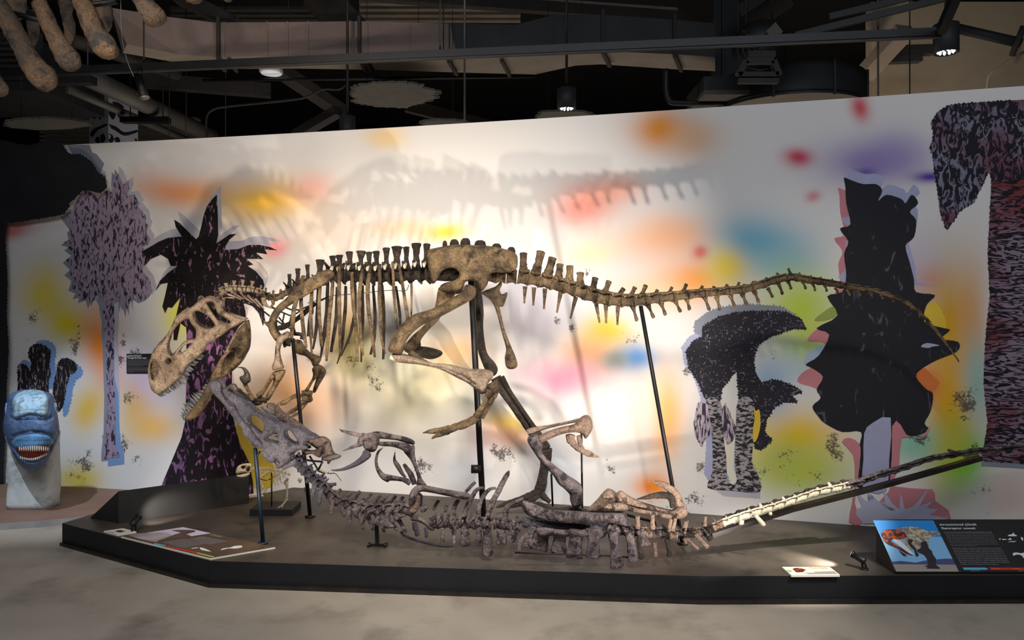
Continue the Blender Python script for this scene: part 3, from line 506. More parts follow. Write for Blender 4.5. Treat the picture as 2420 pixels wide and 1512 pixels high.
roof([(p[0] + .5, p[1] + 2.5) for p in ZA([(920,445),(1000,385),(1100,300),(1200,245),(1300,210),(1400,225),(1490,265),(1590,310)])], 5)
roof([(p[0] - 1, p[1] - 6) for p in ZB([(140,860),(200,915),(280,950),(340,930)])], 5); roof([(p[0] + 1, p[1]) for p in ZB([(90,560),(110,700),(150,830),(200,900)])], 4)
rf.build('skull_roof', 'bone_skull', sk)
bone('brow_horn', 'bone_skull', sk, ZA([(1108,320),(1105,210),(1130,170),(1175,158),(1215,180),(1240,230),(1180,300)]), 4.93, .03, (), 2.5)
limb('occipital_condyle', 'bone_skull', sk, ZA([(1440,300,60),(1540,270,70),(1600,320,60),(1600,400,40)]), 4.96)
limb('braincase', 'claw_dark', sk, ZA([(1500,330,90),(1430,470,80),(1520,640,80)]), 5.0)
limb('vomer_bar', 'bone_skull', sk, ZA([(1040,1075,26),(930,1080,28),(830,1120,26),(740,1220,22),(620,1340,12)]), 4.93)
for i, (r0, tip) in enumerate(zip([(300,945),(345,935),(410,885),(470,850),(545,790),(610,735),(660,690),(720,640),(770,580),(820,510),(860,440),(900,400),(950,340),(1010,285),(1080,220),(1150,160)], [(400,1008),(465,988),(535,942),(530,925),(632,890),(735,840),(750,800),(852,762),(895,682),(950,572),(990,500),(1020,455),(1062,372),(1120,310),(1190,250),(1240,180)])):
    a, t = ZB([r0, tip]); a = np.array(a); t = np.array(t); m_ = a * .45 + t * .55 + np.array([-.6, 1.0]); w = 4.3 if i < 12 else 3
    for far in ((0, 1) if i % 2 == 0 else (0,)):
        D = lambda x, y: Ds(x) + (1 if far else -1) * (skw(x, y) - .012); f = np.array([4, -3.5]) * far
        mb = MB(); d0 = D(a[0], a[1]); mb.ptube([(*(a + f - (t - a) * .15), w * .8), (*(a + f + (t - a) * .2), w), (*(m_ + f), w * .75), (*(t + f), .35)], d0, 7, .6, 2, 0); mb.build('upper_tooth', 'tooth_grey', sk)
JAW = ZA([(2090,690),(2020,740),(1930,850),(1850,1020),(1750,1180),(1680,1320)]) + ZB([(1600,170),(1500,330),(1400,520),(1330,700),(1260,810),(1150,1040),(1000,1230),(850,1430),(830,1490),(930,1485),(1050,1450),(1150,1360),(1250,1200),(1370,960),(1450,820),(1560,700),(1700,560),(1850,460),(1990,300)]) + ZA([(2050,1400),(2120,1250),(2140,1000),(2115,760)])
jw = lambda x, y: .03 + .13 * min(1, max(0, (985 - y) / 200))
JH = [ZB([(1860,60),(1850,200),(1780,340),(1680,450),(1600,540),(1650,330),(1680,200),(1760,100)])]
bone('lower_jaw', 'bone_tan', sk, JAW, lambda x, y: Ds(x) - jw(x, y) - .01, .032, JH, 2.8, kb=.5, smooth=3, grooves=[(np.array(ZA([(2010,780),(1900,1000),(1790,1200),(1700,1400)])), 2.0, .012)])
bone('lower_jaw_far_side', 'bone_tan', sk, shift(JAW, 6, -5), lambda x, y: Ds(x) + jw(x, y) - .02, .026, (), 4, smooth=3)
limb('jaw_edge', 'bone_skull', sk, ZA([(2070,700,14),(1960,830,40),(1860,1010,44),(1760,1170,36),(1690,1310,26)]), 4.80, flat=.6)
for i, (r0, tip) in enumerate(zip([(850,1470),(848,1440),(870,1410),(900,1375),(935,1330),(975,1280),(1020,1220),(1060,1165),(1100,1110),(1140,1050),(1175,980),(1210,910),(1250,840),(1280,790)], [(785,1450),(752,1385),(765,1330),(770,1240),(805,1150),(860,1180),(880,1110),(900,990),(960,960),(1010,930),(1060,920),(1130,880),(1190,800),(1250,750)])):
    a, t = ZB([r0, tip]); a = np.array(a); t = np.array(t); w = 3.7
    for far in ((0, 1) if i % 2 == 0 else (0,)):
        f = np.array([4.5, -4]) * far; d0 = Ds(a[0]) + (1 if far else -1) * jw(a[0], a[1]) * .9 - .01
        mb = MB(); mb.ptube([(*(a + f - (t - a) * .1), w * .8), (*(a + f + (t - a) * .25), w), (*(a + f + (t - a) * .65 + np.array([1, .8])), w * .7), (*(t + f), .3)], d0, 7, .6, 2, 0); mb.build('lower_tooth', 'tooth_grey', sk)

# --- neck
cen = [(165,720),(260,650),(390,630),(545,640),(700,650),(840,690),(960,750),(1080,790),(1200,780),(1310,720)]
tips = [(150,600),(258,520),(405,470),(558,455),(735,480),(895,560),(970,600),(1110,650),(1240,625),(1335,640)]
for i, (c, t) in enumerate(zip(cen, tips)):
    n_ = cen[min(i + 1, 9)]; p_ = cen[max(i - 1, 0)]; c1, t1 = ZN([c, t]); b1 = (c1[0] + (t1[0] - c1[0]) * .35, c1[1] + (t1[1] - c1[1]) * .35)
    vertebra('neck_vertebra', 'bone_skull' if i < 6 else 'bone_tan', sk, c1, (n_[0] - p_[0], n_[1] - p_[1]), 8.2, 7.2, Ds(c1[0]) - .02, (b1, t1, 3.0 if i < 6 else 2.2, 5.6 if i < 5 else 3.0), .075, .9, flat=.7)
for q in ([(190,800,9),(290,780,16),(410,790,8)], [(230,690,20),(330,735,18),(440,775,16),(530,820,10)], [(350,670,22),(450,735,20),(580,808,10)], [(520,680,24),(600,780,20),(740,880,9)], [(640,740,26),(740,830,20),(865,955,8)], [(780,800,24),(860,890,20),(945,990,7)], [(930,780,46),(950,890,40),(1030,950,18),(1130,990,8)]):
    limb('neck_rib', 'bone_skull', sk, ZN(q), 4.9, 8)
limb('shoulder_process', 'bone_tan', sk, ZN([(1090,820,38),(1100,890,30),(1060,940,14)]), 4.95, 8)

# --- back
dors = [((1400,610),(1390,355),38,34),((1545,560),(1540,255),42,46),((1725,520),(1712,185),36,42),((1935,480),(1940,95),58,78)]
dv = [(*ZN([a, t]), w0 / 7.56, w1 / 7.56) for a, t, w0, w1 in dors]
dv += [(*ZD([a, t]), w0 / 7.56, w1 / 7.56) for a, t, w0, w1 in [((215,640),(195,330),46,56),((330,640),(315,315),46,64),((510,640),(498,252),54,62),((700,660),(705,240),46,84),((855,660),(845,260),44,58),((990,660),(975,245),46,62),((1160,660),(1155,185),48,66),((1345,650),(1345,158),64,94),((1515,640),(1515,168),46,56),((1695,630),(1690,102),62,86),((1850,630),(1882,112),46,62)]]
for i, (a, t, w0, w1) in enumerate(dv):
    b1 = (a[0] + (t[0] - a[0]) * .38, a[1] + (t[1] - a[1]) * .38); nx = dv[min(i + 1, len(dv) - 1)][0]; pv = dv[max(i - 1, 0)][0]
    vertebra('back_vertebra', 'bone_dark', sk, (a[0], a[1] + 6), (nx[0] - pv[0], nx[1] - pv[1]), max(7.5, (nx[0] - pv[0]) / 4.0), 17 if i > 3 else 11, Ds(a[0]), (b1, t, w0 * .85, w1 * 1.02), .12 if i > 2 else .08, .8, tfall=.9, flat=.4)
    if i > 2: limb('side_process', 'bone_cream', sk, [(b1[0] - 3, b1[1] + 3, 5.0, -.05), (b1[0] - 4, b1[1] + 7, 4.6, -.12), (b1[0] - 4, b1[1] + 13, 2.0, -.15)], Ds(a[0]), 8, .8)  # cream here paints light onto the ends of the processes
    if i > 3: limb('keel', 'bone_dark', sk, [(a[0] + 6, a[1] + 14, 6), (a[0] + 10, a[1] + 22, 4.5), (a[0] + 13, a[1] + 28, 1.6)], Ds(a[0]), 8, .8)
near = [[(717,652,5),(706,690,5),(695,730,5.5),(691,770,5.5),(689,803,3.5)], ZN([(1620,640,30),(1600,850,34),(1620,1150,36),(1650,1450,36)]) + ZR([(280,300,36),(330,610,26)]), ZN([(1800,560,26),(1785,800,34),(1770,1150,34),(1790,1500,32)]) + ZR([(400,300,26),(432,735,20)]),
        ZN([(1950,480,26),(1930,700,32),(1920,1000,32),(1945,1400,32)]) + ZR([(575,200,34),(605,600,28)]), ZN([(2170,420,26),(2150,700,34),(2110,1050,36)]) + ZR([(745,60,36),(715,450,34),(692,850,22)]), ZD([(315,520,30),(312,800,36),(315,1200,36),(325,1500,34)]) + ZR([(930,400,26),(938,740,20)]),
        ZD([(545,640,34),(545,800,36),(560,1100,36),(590,1400,34)]) + ZR([(1215,180,34),(1245,865,24)]), ZD([(735,550,26),(700,800,36),(672,1100,34),(675,1350,34)]) + ZR([(1290,150,30),(1340,750,24)]), ZD([(880,520,24),(830,800,40),(825,1100,36),(850,1400,34)]) + ZR([(1480,200,32),(1520,500,30),(1555,780,22)]),
        ZD([(1030,500,26),(1040,750,34),(1035,1100,36),(1060,1400,32)]) + ZR([(1655,200,28),(1690,520,26),(1742,725,10)]), ZD([(1265,450,24),(1280,700,26),(1295,1000,28),(1330,1450,22)]) + ZR([(1950,250,20),(1975,335,10)]), ZD([(1385,480,22),(1420,700,28),(1470,1000,28),(1530,1400,34)]) + ZR([(2140,180,28),(2190,330,18)]), ZD([(1605,830,24),(1610,1100,20),(1605,1300,18),(1600,1420,9)])]
for q in near:
    n_ = len(q); b = [-.04, -.2, -.27, -.3, -.27, -.22, -.2]; limb('rib', 'bone_tan', sk, [(*p[:3], (-.06 - .24 * math.sin(math.pi * min(1, .12 + .7 * k / (n_ - 1))))) for k, p in enumerate(q)], Ds(q[0][0]), 8, .55, sub=5)
far = [ZN([(1760,560,20),(1800,1000,26)]) + ZR([(405,50,34),(360,410,22)]), ZN([(1900,620,20),(1880,1100,26)]) + ZR([(520,200,34),(455,640,16)]), ZD([(110,800,30),(100,1200,36)]) + ZR([(690,60,34),(640,450,34),(590,790,16)]), ZD([(275,900,24),(270,1250,34)]) + ZR([(860,150,34),(775,690,26)]), ZD([(430,880,26),(425,1250,32)]) + ZR([(1000,200,30),(965,620,22),(882,900,12)]),
       ZD([(600,850,26),(600,1200,32)]) + ZR([(1190,50,30),(1110,400,26),(955,765,12)]), ZD([(735,860,22),(735,1300,30)]) + ZR([(1335,200,30),(1312,870,16)]), ZD([(920,860,22),(945,1200,30)]) + ZR([(1560,100,30),(1545,450,26),(1480,735,24)]), ZD([(1085,860,22),(1105,1250,32)]) + ZR([(1720,200,28),(1706,820,22)]), ZD([(1330,880,20),(1375,1200,26)]) + ZR([(2005,60,26),(2012,265,18)])]
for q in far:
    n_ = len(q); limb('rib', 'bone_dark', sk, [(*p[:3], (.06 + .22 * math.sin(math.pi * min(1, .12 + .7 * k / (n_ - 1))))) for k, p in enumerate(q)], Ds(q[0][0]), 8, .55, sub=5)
# --- hips
IL = YB([(760,190),(800,170),(900,150),(1000,136),(1150,140),(1300,150),(1400,170),(1480,195),(1520,230),(1525,300),(1510,345),(1440,372),(1330,372),(1285,400),(1265,480),(1215,522),(1185,470),(1130,432),(1080,450),(1060,522),(1040,540),(930,545),(860,522),(872,480),(925,455),(990,440),(1030,400),(1010,350),(960,338),(900,350),(860,395),(832,448),(800,450),(780,400),(758,300)])
bone('ilium', 'bone_tan', sk, IL, lambda x, y: Ds(x) - .15, .045, (), 3.2, rough=.25, grooves=[(np.array(YB([(800,360),(900,330),(1000,340)])), 3, .012), (np.array(YB([(1100,390),(1250,330),(1400,350),(1500,300)])), 3, .012)], label='broad blade-shaped hip bone')
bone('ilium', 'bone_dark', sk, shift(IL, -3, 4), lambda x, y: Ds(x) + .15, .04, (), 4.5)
for c, w in zip(YB([(905,128),(985,116),(1080,106),(1205,124),(1345,152),(1470,182)]), (6, 11, 12, 14, 12, 10)):
    limb('hip_spine', 'bone_dark', sk, [(c[0], c[1] + 26, w), (c[0], c[1] + 6, w), (c[0], c[1] - 3, w * .8), (c[0], c[1] - 7, w * .4)], Ds(c[0]), 8, .35)
limb('sacrum', 'bone_dark', sk, YB([(740,390,50),(900,390,58),(1100,390,55),(1260,410,48)]), 4.9, 10)
for xa_, xb_ in ((1250, 1335), (1335, 1425), (1425, 1520)):
    a, b = YB([(xa_, 412 + (xa_ - 1250) * .04), (xb_, 412 + (xb_ - 1250) * .04)]); vertebra('hip_vertebra', 'bone_tan', sk, ((a[0] + b[0]) / 2, (a[1] + b[1]) / 2), (1, .04), 12, 14.5, 4.88, None, .08, .9)
bone('pubis', 'bone_tan', sk, YB([(850,520),(930,540),(1000,545),(930,650),(850,780),(760,870),(700,950),(700,1000),(640,1040),(560,1010),(620,920),(730,820),(800,720),(830,620)]), 4.9, .035)
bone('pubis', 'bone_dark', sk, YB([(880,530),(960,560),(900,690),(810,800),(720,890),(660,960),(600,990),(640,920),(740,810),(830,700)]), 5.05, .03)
bone('pubic_boot', 'bone_dark', sk, YB([(560,1010),(690,1000),(800,1015),(880,1045),(872,1082),(790,1112),(700,1095),(580,1055)]), 4.95, .05)
bone('ischium', 'bone_tan', sk, YB([(1210,545),(1290,510),(1340,490),(1380,450),(1392,480),(1372,520),(1390,560),(1432,540),(1436,570),(1402,662),(1370,662),(1378,700),(1412,850),(1460,980),(1510,1100),(1522,1170),(1480,1196),(1430,1182),(1414,1100),(1425,1020),(1390,890),(1340,700),(1300,620),(1240,570)]), 4.9, .035)
# --- hind legs
bone('femur', 'bone_tan', sk, YB([(1080,480),(1150,490),(1172,540),(1140,600),(1000,680),(830,770),(700,830),(600,920),(565,1000),(540,1062),(480,1062),(425,1040),(430,990),(500,860),(620,740),(800,680),(960,590),(1050,540)]), lambda x, y: np.interp(x, [930, 1120], [4.62, 4.72]), .06, (), 3, label='near thigh bone')
bone('shin_bone', 'bone_skull', sk, YB([(450,1070),(520,1058),(640,1090),(770,1140),(930,1152),(1100,1190),(1240,1195),(1312,1220),(1312,1270),(1272,1320),(1245,1400),(1200,1402),(1160,1360),(1090,1310),(1000,1265),(870,1200),(700,1160),(560,1145),(480,1130)]), 4.66, .05, (), 3, grooves=[(np.array(YB([(700,1150),(900,1185),(1050,1250),(1160,1320)])), 2.2, .02)])
limb('fibula', 'bone_tan', sk, YB([(600,1060,40),(760,1150,20),(950,1190,18),(1150,1270,22),(1230,1340,26)]), 4.72, 8)
limb('knee_joint', 'bone_cream', sk, YB([(440,1090,24),(490,1100,28),(540,1090,24)]), 4.66, 8)
limb('ankle', 'bone_tan', sk, [(1160,905,15),(1165,918,15),(1160,935,15)], 4.7)
for k, (dx, dz) in enumerate(((-5, -.06), (0, 0), (6, .06))): limb('metatarsal', 'bone_tan', sk, [(1164 + dx, 922, 9, dz), (1150 + dx, 955, 7.5, dz), (1130 + dx, 985, 9, dz)], 4.7, 8)
for k, q in enumerate(([(1130,986,9,-.06),(1100,1004,8,-.07),(1075,1012,6.5,-.08),(1050,1022,7,-.08),(1028,1031,4,-.09),(1020,1037,1,-.09)], [(1125,988,9,0),(1092,1004,8.5,0),(1060,1013,7,0),(1030,1018,7,0),(1012,1020,4,0),(999,1023,1,0)], [(1130,985,8,.06),(1100,998,7,.07),(1072,1008,6,.08),(1046,1014,6,.08),(1024,1021,3,.09)])):
    limb('toe', 'bone_tan', sk, q, 4.7, 8, rough=.35)
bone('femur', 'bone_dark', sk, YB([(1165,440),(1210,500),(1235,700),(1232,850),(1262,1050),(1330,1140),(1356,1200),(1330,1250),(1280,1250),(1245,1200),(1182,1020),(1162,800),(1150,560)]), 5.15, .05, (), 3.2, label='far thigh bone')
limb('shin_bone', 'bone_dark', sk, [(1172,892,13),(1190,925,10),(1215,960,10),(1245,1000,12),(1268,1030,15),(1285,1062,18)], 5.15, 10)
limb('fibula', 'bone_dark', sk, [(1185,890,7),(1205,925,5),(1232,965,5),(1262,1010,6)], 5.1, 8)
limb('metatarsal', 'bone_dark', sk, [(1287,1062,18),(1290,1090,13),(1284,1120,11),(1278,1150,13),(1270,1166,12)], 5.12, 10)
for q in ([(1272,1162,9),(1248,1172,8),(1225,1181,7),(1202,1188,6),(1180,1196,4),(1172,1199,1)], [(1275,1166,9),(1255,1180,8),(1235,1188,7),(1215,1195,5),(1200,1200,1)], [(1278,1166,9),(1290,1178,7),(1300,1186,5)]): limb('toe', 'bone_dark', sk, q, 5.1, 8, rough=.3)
# --- shoulder and arms
bone('shoulder_blade', 'bone_tan', sk, ZN([(2195,350),(2150,287),(2050,280),(1950,310),(1850,370),(1700,460),(1600,540),(1480,630),(1350,770),(1200,900),(1100,1020),(1050,1110),(1010,1210),(920,1190),(960,1260),(1015,1320),(1050,1400),(1110,1512),(1200,1512),(1210,1440),(1160,1360),(1140,1250),(1180,1150),(1230,1060),(1290,1000),(1400,920),(1550,830),(1720,730),(1900,610),(2050,520),(2195,420)]), lambda x, y: np.interp(x, [640, 790], [4.72, 4.82]), .022, (), 3, rough=.25, label='long curved shoulder blade')
bone('coracoid', 'bone_dark', sk, ZF([(430,110),(430,200),(470,300),(545,395),(640,420),(730,460),(740,400),(720,330),(640,290),(600,280),(560,200),(540,90)]), 4.8, .04)
limb('shoulder_blade', 'bone_dark', sk, ZN([(1150,1330,40),(1300,1300,50),(1500,1180,40),(1650,1060,46),(1850,880,40)]), 5.25, 8, .5)
bone('humerus', 'bone_skull', sk, ZF([(540,390),(560,330),(640,270),(700,245),(735,280),(720,330),(650,380),(602,470),(600,560),(620,650),(645,730),(640,760),(590,770),(545,780),(490,780),(480,720),(510,650),(520,540),(530,450)]), 4.7, .035, (), 3)
bone('ulna', 'bone_tan', sk, ZF([(490,810),(560,785),(650,772),(668,800),(640,870),(580,960),(530,1050),(470,1150),(430,1200),(390,1172),(430,1080),(480,1000),(500,930),(480,870)]), 4.72, .03, (), 3)
limb('radius', 'bone_tan', sk, ZF([(500,850,34),(440,940,25),(375,1050,26),(320,1110,36),(280,1140,34)]), 4.68, 8)
for q in ([(410,1200,36),(350,1190,40),(290,1160,40)], [(330,1220,34),(270,1240,30),(210,1240,26)], [(270,1190,30),(215,1210,30),(190,1230,24)]): limb('wrist_bone', 'bone_dark', sk, ZF(q), 4.7, 8, rough=.3)
limb('finger_bone', 'bone_tan', sk, ZF([(220,1190,34),(180,1110,26),(145,1040,24),(110,970,34)]), 4.66, 8)
bone('thumb_claw', 'claw_dark', sk, ZF([(-2,748),(60,735),(130,760),(180,840),(190,930),(150,965),(110,990),(75,965),(38,905),(40,870),(90,850),(95,800),(60,757)]), 4.65, .03, (), 2.5, label='large hooked claw')
limb('finger_bone', 'bone_dark', sk, ZF([(230,1210,30),(150,1150,28),(90,1110,24),(40,1070,30),(0,1040,26)]), 4.66, 8, rough=.3); limb('finger_bone', 'bone_dark', sk, ZF([(230,1230,26),(160,1200,24),(90,1160,20),(10,1115,18)]), 4.72, 8, rough=.3)
bone('finger_claw', 'claw_dark', sk, ZS([(560,290),(545,200),(500,178),(440,190),(390,230),(352,315),(400,265),(440,250),(470,290)]), 4.4, .02, (), 2.5)
bone('humerus', 'bone_tan', sk, ZF([(770,370),(880,370),(930,450),(1000,530),(1080,570),(1160,610),(1130,690),(1060,735),(1030,700),(1010,650),(940,590),(860,570),(810,540),(780,450)]), 5.2, .035, (), 3)
bone('ulna', 'bone_tan', sk, ZF([(1100,700),(1180,730),(1226,790),(1212,850),(1130,990),(1075,1092),(1040,1070),(1070,960),(1090,890),(1100,800)]), 5.22, .03, (), 3)
bone('radius', 'bone_tan', sk, ZF([(1030,770),(1080,715),(1150,730),(1120,860),(1055,935),(1002,1030),(970,1075),(930,1060),(960,1010),(1030,900),(1045,830)]), 5.18, .028, (), 3)
for q in ([(900,1100,40),(960,1090,44),(1030,1110,40)], [(900,1170,34),(970,1180,50),(1030,1170,40)], [(890,1220,26),(960,1215,34)]): limb('wrist_bone', 'bone_tan', sk, ZF(q), 5.2, 8, rough=.3)
for q in ([(900,1130,30),(800,1140,34),(740,1170,24),(660,1220,34),(560,1255,22)], [(940,1200,30),(870,1250,34),(820,1310,26),(760,1345,32),(680,1385,14)], [(970,1210,20),(900,1310,14),(850,1370,16),(790,1400,20),(735,1435,6)]): limb('finger_bone', 'bone_tan', sk, ZF(q), 5.2, 8, rough=.25)
# --- tail
tc_ = YC([(95,385),(200,400),(305,420),(415,448),(530,480),(640,510),(740,545),(850,580),(960,600),(1080,615),(1200,618),(1310,605),(1440,588),(1580,575),(1720,558),(1880,542),(1990,532),(2110,520),(2230,508),(2360,488)]) + YD([(100,292),(200,262),(300,228),(400,203),(490,208),(580,226),(670,240),(760,254),(850,270),(940,288),(1030,298),(1120,312),(1210,338),(1300,366),(1390,405),(1480,465),(1560,532),(1630,612),(1700,695),(1765,780),(1820,855),(1866,922)])
tr_ = np.interp([p[0] for p in tc_], [1220, 1330, 1420, 1500, 1570, 1650, 1720, 1800, 1860, 1920, 2000, 2080, 2160, 2220, 2268], [16, 15, 15, 13.5, 11, 9.5, 8.8, 8.6, 8.4, 7.5, 6.8, 6, 4.8, 3.6, 1.2])
tsp = YC([(150,145),(320,130),(430,190),(500,252),(592,268),(692,332),(838,382),(968,414),(1108,486),(1216,474),(1318,454),(1430,500),(1568,474),(1705,444),(1860,464),(1970,468),(2095,450),(2208,428),(2345,420)]) + YD([(20,262),(120,230),(215,200),(308,160),(405,122),(500,158),(600,182),(680,195),(780,212)])
tsb = [8, 9, 9, 8, 8, 8, 7, 6.5, 5.5, 5, 5, 4, 3.5, 4, 3.5, 3.5, 3.5, 3, 3, 3, 3, 3, 3, 3, 2, 2, 2, 2]
for i in range(len(tc_) - 1):
    a, b = np.array(tc_[i]), np.array(tc_[i + 1]); c = (a + b) / 2; r = float((tr_[i] + tr_[i + 1]) / 2); hl = np.hypot(*(b - a)) / 2; sp = None
    if i < len(tsp): t = tsp[i]; bb = c + (np.array(t) - c) * .42; sp = (tuple(bb), t, tsb[i] * 1.0, tsb[i] * 1.05)
    vertebra('tail_vertebra', 'bone_tan', sk, c, b - a, hl, r, Ds(c[0]), sp, .05 if i < 12 else (.02 if i < 26 else 0), .85 if i < 30 else .5, 8, .8, .2, .45)
for k, (a, t) in enumerate([((165,470),(158,632)),((250,480),(243,652)),((355,490),(345,688)),((505,520),(468,722)),((650,570),(597,777)),((840,620),(875,817)),((935,645),(938,822)),((1050,660),(1045,838))]):
    a, t = YC([a, t]); limb('tail_chevron', 'bone_tan', sk, [(a[0], a[1], 5.5), (a[0] * .65 + t[0] * .35, a[1] * .65 + t[1] * .35, 4.2), (a[0] * .3 + t[0] * .7, a[1] * .3 + t[1] * .7, 2.8), (t[0], t[1], 2.4)], Ds(a[0]), 8, .7)
for a, t in [((1200,660),(1230,802)),((1345,645),(1390,774)),((1470,630),(1502,747)),((1605,605),(1645,717)),((1715,590),(1732,697)),((1885,570),(1920,698)),((2000,570),(2022,697)),((2130,555),(2160,665)),((2245,545),(2282,652)),((2360,520),(2392,628))]:
    a, t = YC([a, t]); limb('tail_chevron', 'bone_tan', sk, [(a[0] - 2, a[1], 7), (a[0] * .6 + t[0] * .4 - 1, a[1] * .6 + t[1] * .4, 3.2), (a[0] * .25 + t[0] * .75, a[1] * .25 + t[1] * .75, 4.2), (t[0], t[1] - 2, 4.2), (t[0] + 1, t[1], 2)], Ds(a[0]), 8, .6)
for a, t in [((20,330),(45,432)),((120,310),(152,412)),((240,290),(272,372)),((330,250),(357,346)),((410,230),(432,302)),((535,230),(556,300)),((620,245),(637,316)),((725,262),(736,322)),((815,285),(832,342)),((910,300),(932,357)),((1010,310),(1022,362)),((1105,325),(1126,376)),((1205,345),(1213,386)),((1300,370),(1306,413)),((1450,450),(1456,480)),((1530,515),(1530,545)),((1590,580),(1592,604))]:
    a, t = YD([a, t]); s = np.interp(a[0], [1750, 2180], [1, .55]); limb('tail_chevron', 'bone_tan', sk, [(a[0] - 2, a[1], 6 * s), (a[0] * .5 + t[0] * .5, a[1] * .5 + t[1] * .5, 3.4 * s), (t[0], t[1] - 2, 4.2 * s), (t[0] + 1, t[1], 2 * s)], Ds(a[0]), 8, .6)
# --- mounting poles and armature
def pole(owner, pts, r, m, Dp, foot=True, label=None):
    b_ = G(pts[-1][0], pts[-1][1]); q = [P(x, y, Dp) for x, y in pts[:-1]]
    mb = MB(); mb.tube(q + [b_ + Vector((0, 0, .004))], r, 12, 1, (0.1, 1, .1), 1); t = mb.build('support_pole', m, owner, label=label)
    if foot: mb = MB(); mb.cyl(b_ + Vector((0, 0, .001)), b_ + Vector((0, 0, .012)), r * 2.6, None, 16); mb.build('foot_plate', m, t)
    return t
t = pole(sk, [(1112, 640), (1143, 1232)], .0205, 'black_metal', 4.93, label='thick black steel pole'); mb = MB(); c = P(1126, 1108, 4.94); mb.cyl(c + Vector((-.035, 0, 0)), c + Vector((.03, 0, 0)), .028); mb.build('clamp', 'black_metal', t)
pole(sk, [(692, 800), (733, 1221)], .0135, 'steel_dark', 4.95, label='slanting steel pole')
pole(sk, [(1514, 722), (1613, 1285)], .0125, 'black_metal', 4.52, label='slanting black pole')
ar = MB()
for q in ([(420,830),(560,860),(830,960),(1040,1110)], [(220,870),(340,940),(500,900)], [(230,860),(330,915)], [(330,930),(260,1030)], [(1050,930),(1400,1100),(1600,1000)], [(1150,1180),(1350,1290),(1420,1120)], [(1300,1060),(1240,1360)], [(1200,1130),(1350,1300),(1500,1380)], [(1330,960),(1570,1000),(2080,770)], [(1440,1150),(1500,1450)]):
    q = ZN(q); ar.tube([P(x, y, 5.0) for x, y in q], .0055, 6, 1, (0, 1, 0), 2)
ar.tube([P(x, y, 4.95) for x, y in ZD([(-250,1180),(0,1110),(130,1060),(400,1030),(700,1010),(1000,970),(1300,950),(1500,965),(1560,850)])], .0025, 5, 1, (0, 1, 0), 3); ar.build('armature', 'black_metal', sk)
mb = MB()
for q in ([(760,330),(700,420),(640,450)], [(780,280),(890,300),(890,360)], [(640,430),(720,380)]): mb.tube([P(x, y, 4.95) for x, y in ZF(q)], .012, 8, .6, (0, 1, 0), 3, True, .3)
mb.build('chest_bracket', 'black_metal', sk)
# ---------------------------------------------------------------- skeleton lying on its back
L1, L2, L3, L4 = Zm(760, 1120, 7.56), Zm(1020, 1120, 7.56), Zm(1280, 1130, 5.5), Zm(640, 1020, 8.4)
def Dl(px): return float(np.interp(px, [480, 800, 900, 1000, 1150, 1300, 1450, 1520, 1600, 1700, 2000, 2420, 2600], [4.52, 4.5, 4.42, 4.32, 4.27, 4.2, 4.1, 4.12, 4.18, 4.24, 4.3, 4.3, 4.3]))
ly = thing('lying_skeleton', (P(1300, 1300, 4.2).x, 4.2, PT), 'grey violet skeleton of a dinosaur lying on its back with legs raised', 'dinosaur skeleton')
SKO = ZS([(80,200),(110,150),(190,120),(260,130),(310,180),(330,250),(430,255),(520,340),(640,430),(760,520),(860,610),(980,690),(1120,750),(1220,810),(1350,830),(1500,870),(1620,930),(1750,990),(1830,1040),(1820,1085),(1700,1100),(1640,1160),(1700,1205),(1690,1245),(1560,1260),(1470,1290),(1430,1330),(1420,1400),(1330,1490),(1240,1560),(1180,1540),(1160,1470),(1060,1460),(1000,1400),(930,1300),(985,1245),(900,1240),(800,1190),(740,1110),(640,1010),(640,950),(600,880),(500,750),(420,640),(350,540),(260,440),(180,340),(100,270)])
SKH = [ZS([(750,720),(820,700),(900,730),(970,800),(985,880),(960,970),(920,975),(850,920),(770,850),(740,790)]), ZS([(1010,1085),(1100,1020),(1185,965),(1205,1060),(1225,1140),(1130,1115)]), ZS([(1340,950),(1420,950),(1500,1060),(1560,1140),(1510,1160),(1400,1100),(1345,1030)]), ZS([(1180,1400),(1240,1460),(1200,1500)])]
SG = [(np.array(ZS([(290,310),(420,460),(530,560),(620,730),(760,880),(850,1020),(960,1150),(1000,1220)])), 2.6, .022), (np.array(ZS([(980,700),(1060,860),(1180,920)])), 2.2, .014), (np.array(ZS([(1160,1180),(1110,1290),(1080,1420)])), 1.4, .01), (np.array(ZS([(320,260),(440,420),(560,370)])), 1.5, .006), (np.array(ZS([(1180,1230),(1300,1300),(1420,1300)])), 1.6, .01)]
bone('skull', 'bone_slate', ly, SKO, lambda x, y: Dl(x) - .07, .034, SKH, 2.6, grooves=SG, rough=.3, smooth=3, label='slate grey upturned skull')
bone('skull_far_side', 'bone_slate', ly, shift(SKO, 8, -2), lambda x, y: Dl(x) + .09, .028, [shift(h, 6, -3) for h in SKH[:3]], 4, smooth=3)
bone('snout_tip', 'bone_slate', ly, ZS([(80,200),(110,150),(190,120),(260,130),(310,180),(300,280),(350,400),(440,520),(530,560),(440,640),(340,520),(240,420),(140,310)]), 4.42, .03, (), 3, rough=.25)
bone('far_jaw', 'bone_umber', ly, ZS([(1040,510),(1130,490),(1220,540),(1330,650),(1500,760),(1650,870),(1800,990),(1870,1030),(1980,1040),(2070,1110),(2092,1200),(2130,1290),(2200,1330),(2245,1350),(2200,1395),(2110,1400),(2060,1470),(2020,1485),(2005,1420),(1920,1430),(1925,1370),(1850,1250),(1700,1140),(1560,990),(1430,880),(1300,800),(1200,760),(1100,690),(1040,600)]), 4.62, .035, (), 3, rough=.25, label='brown lower jaw')
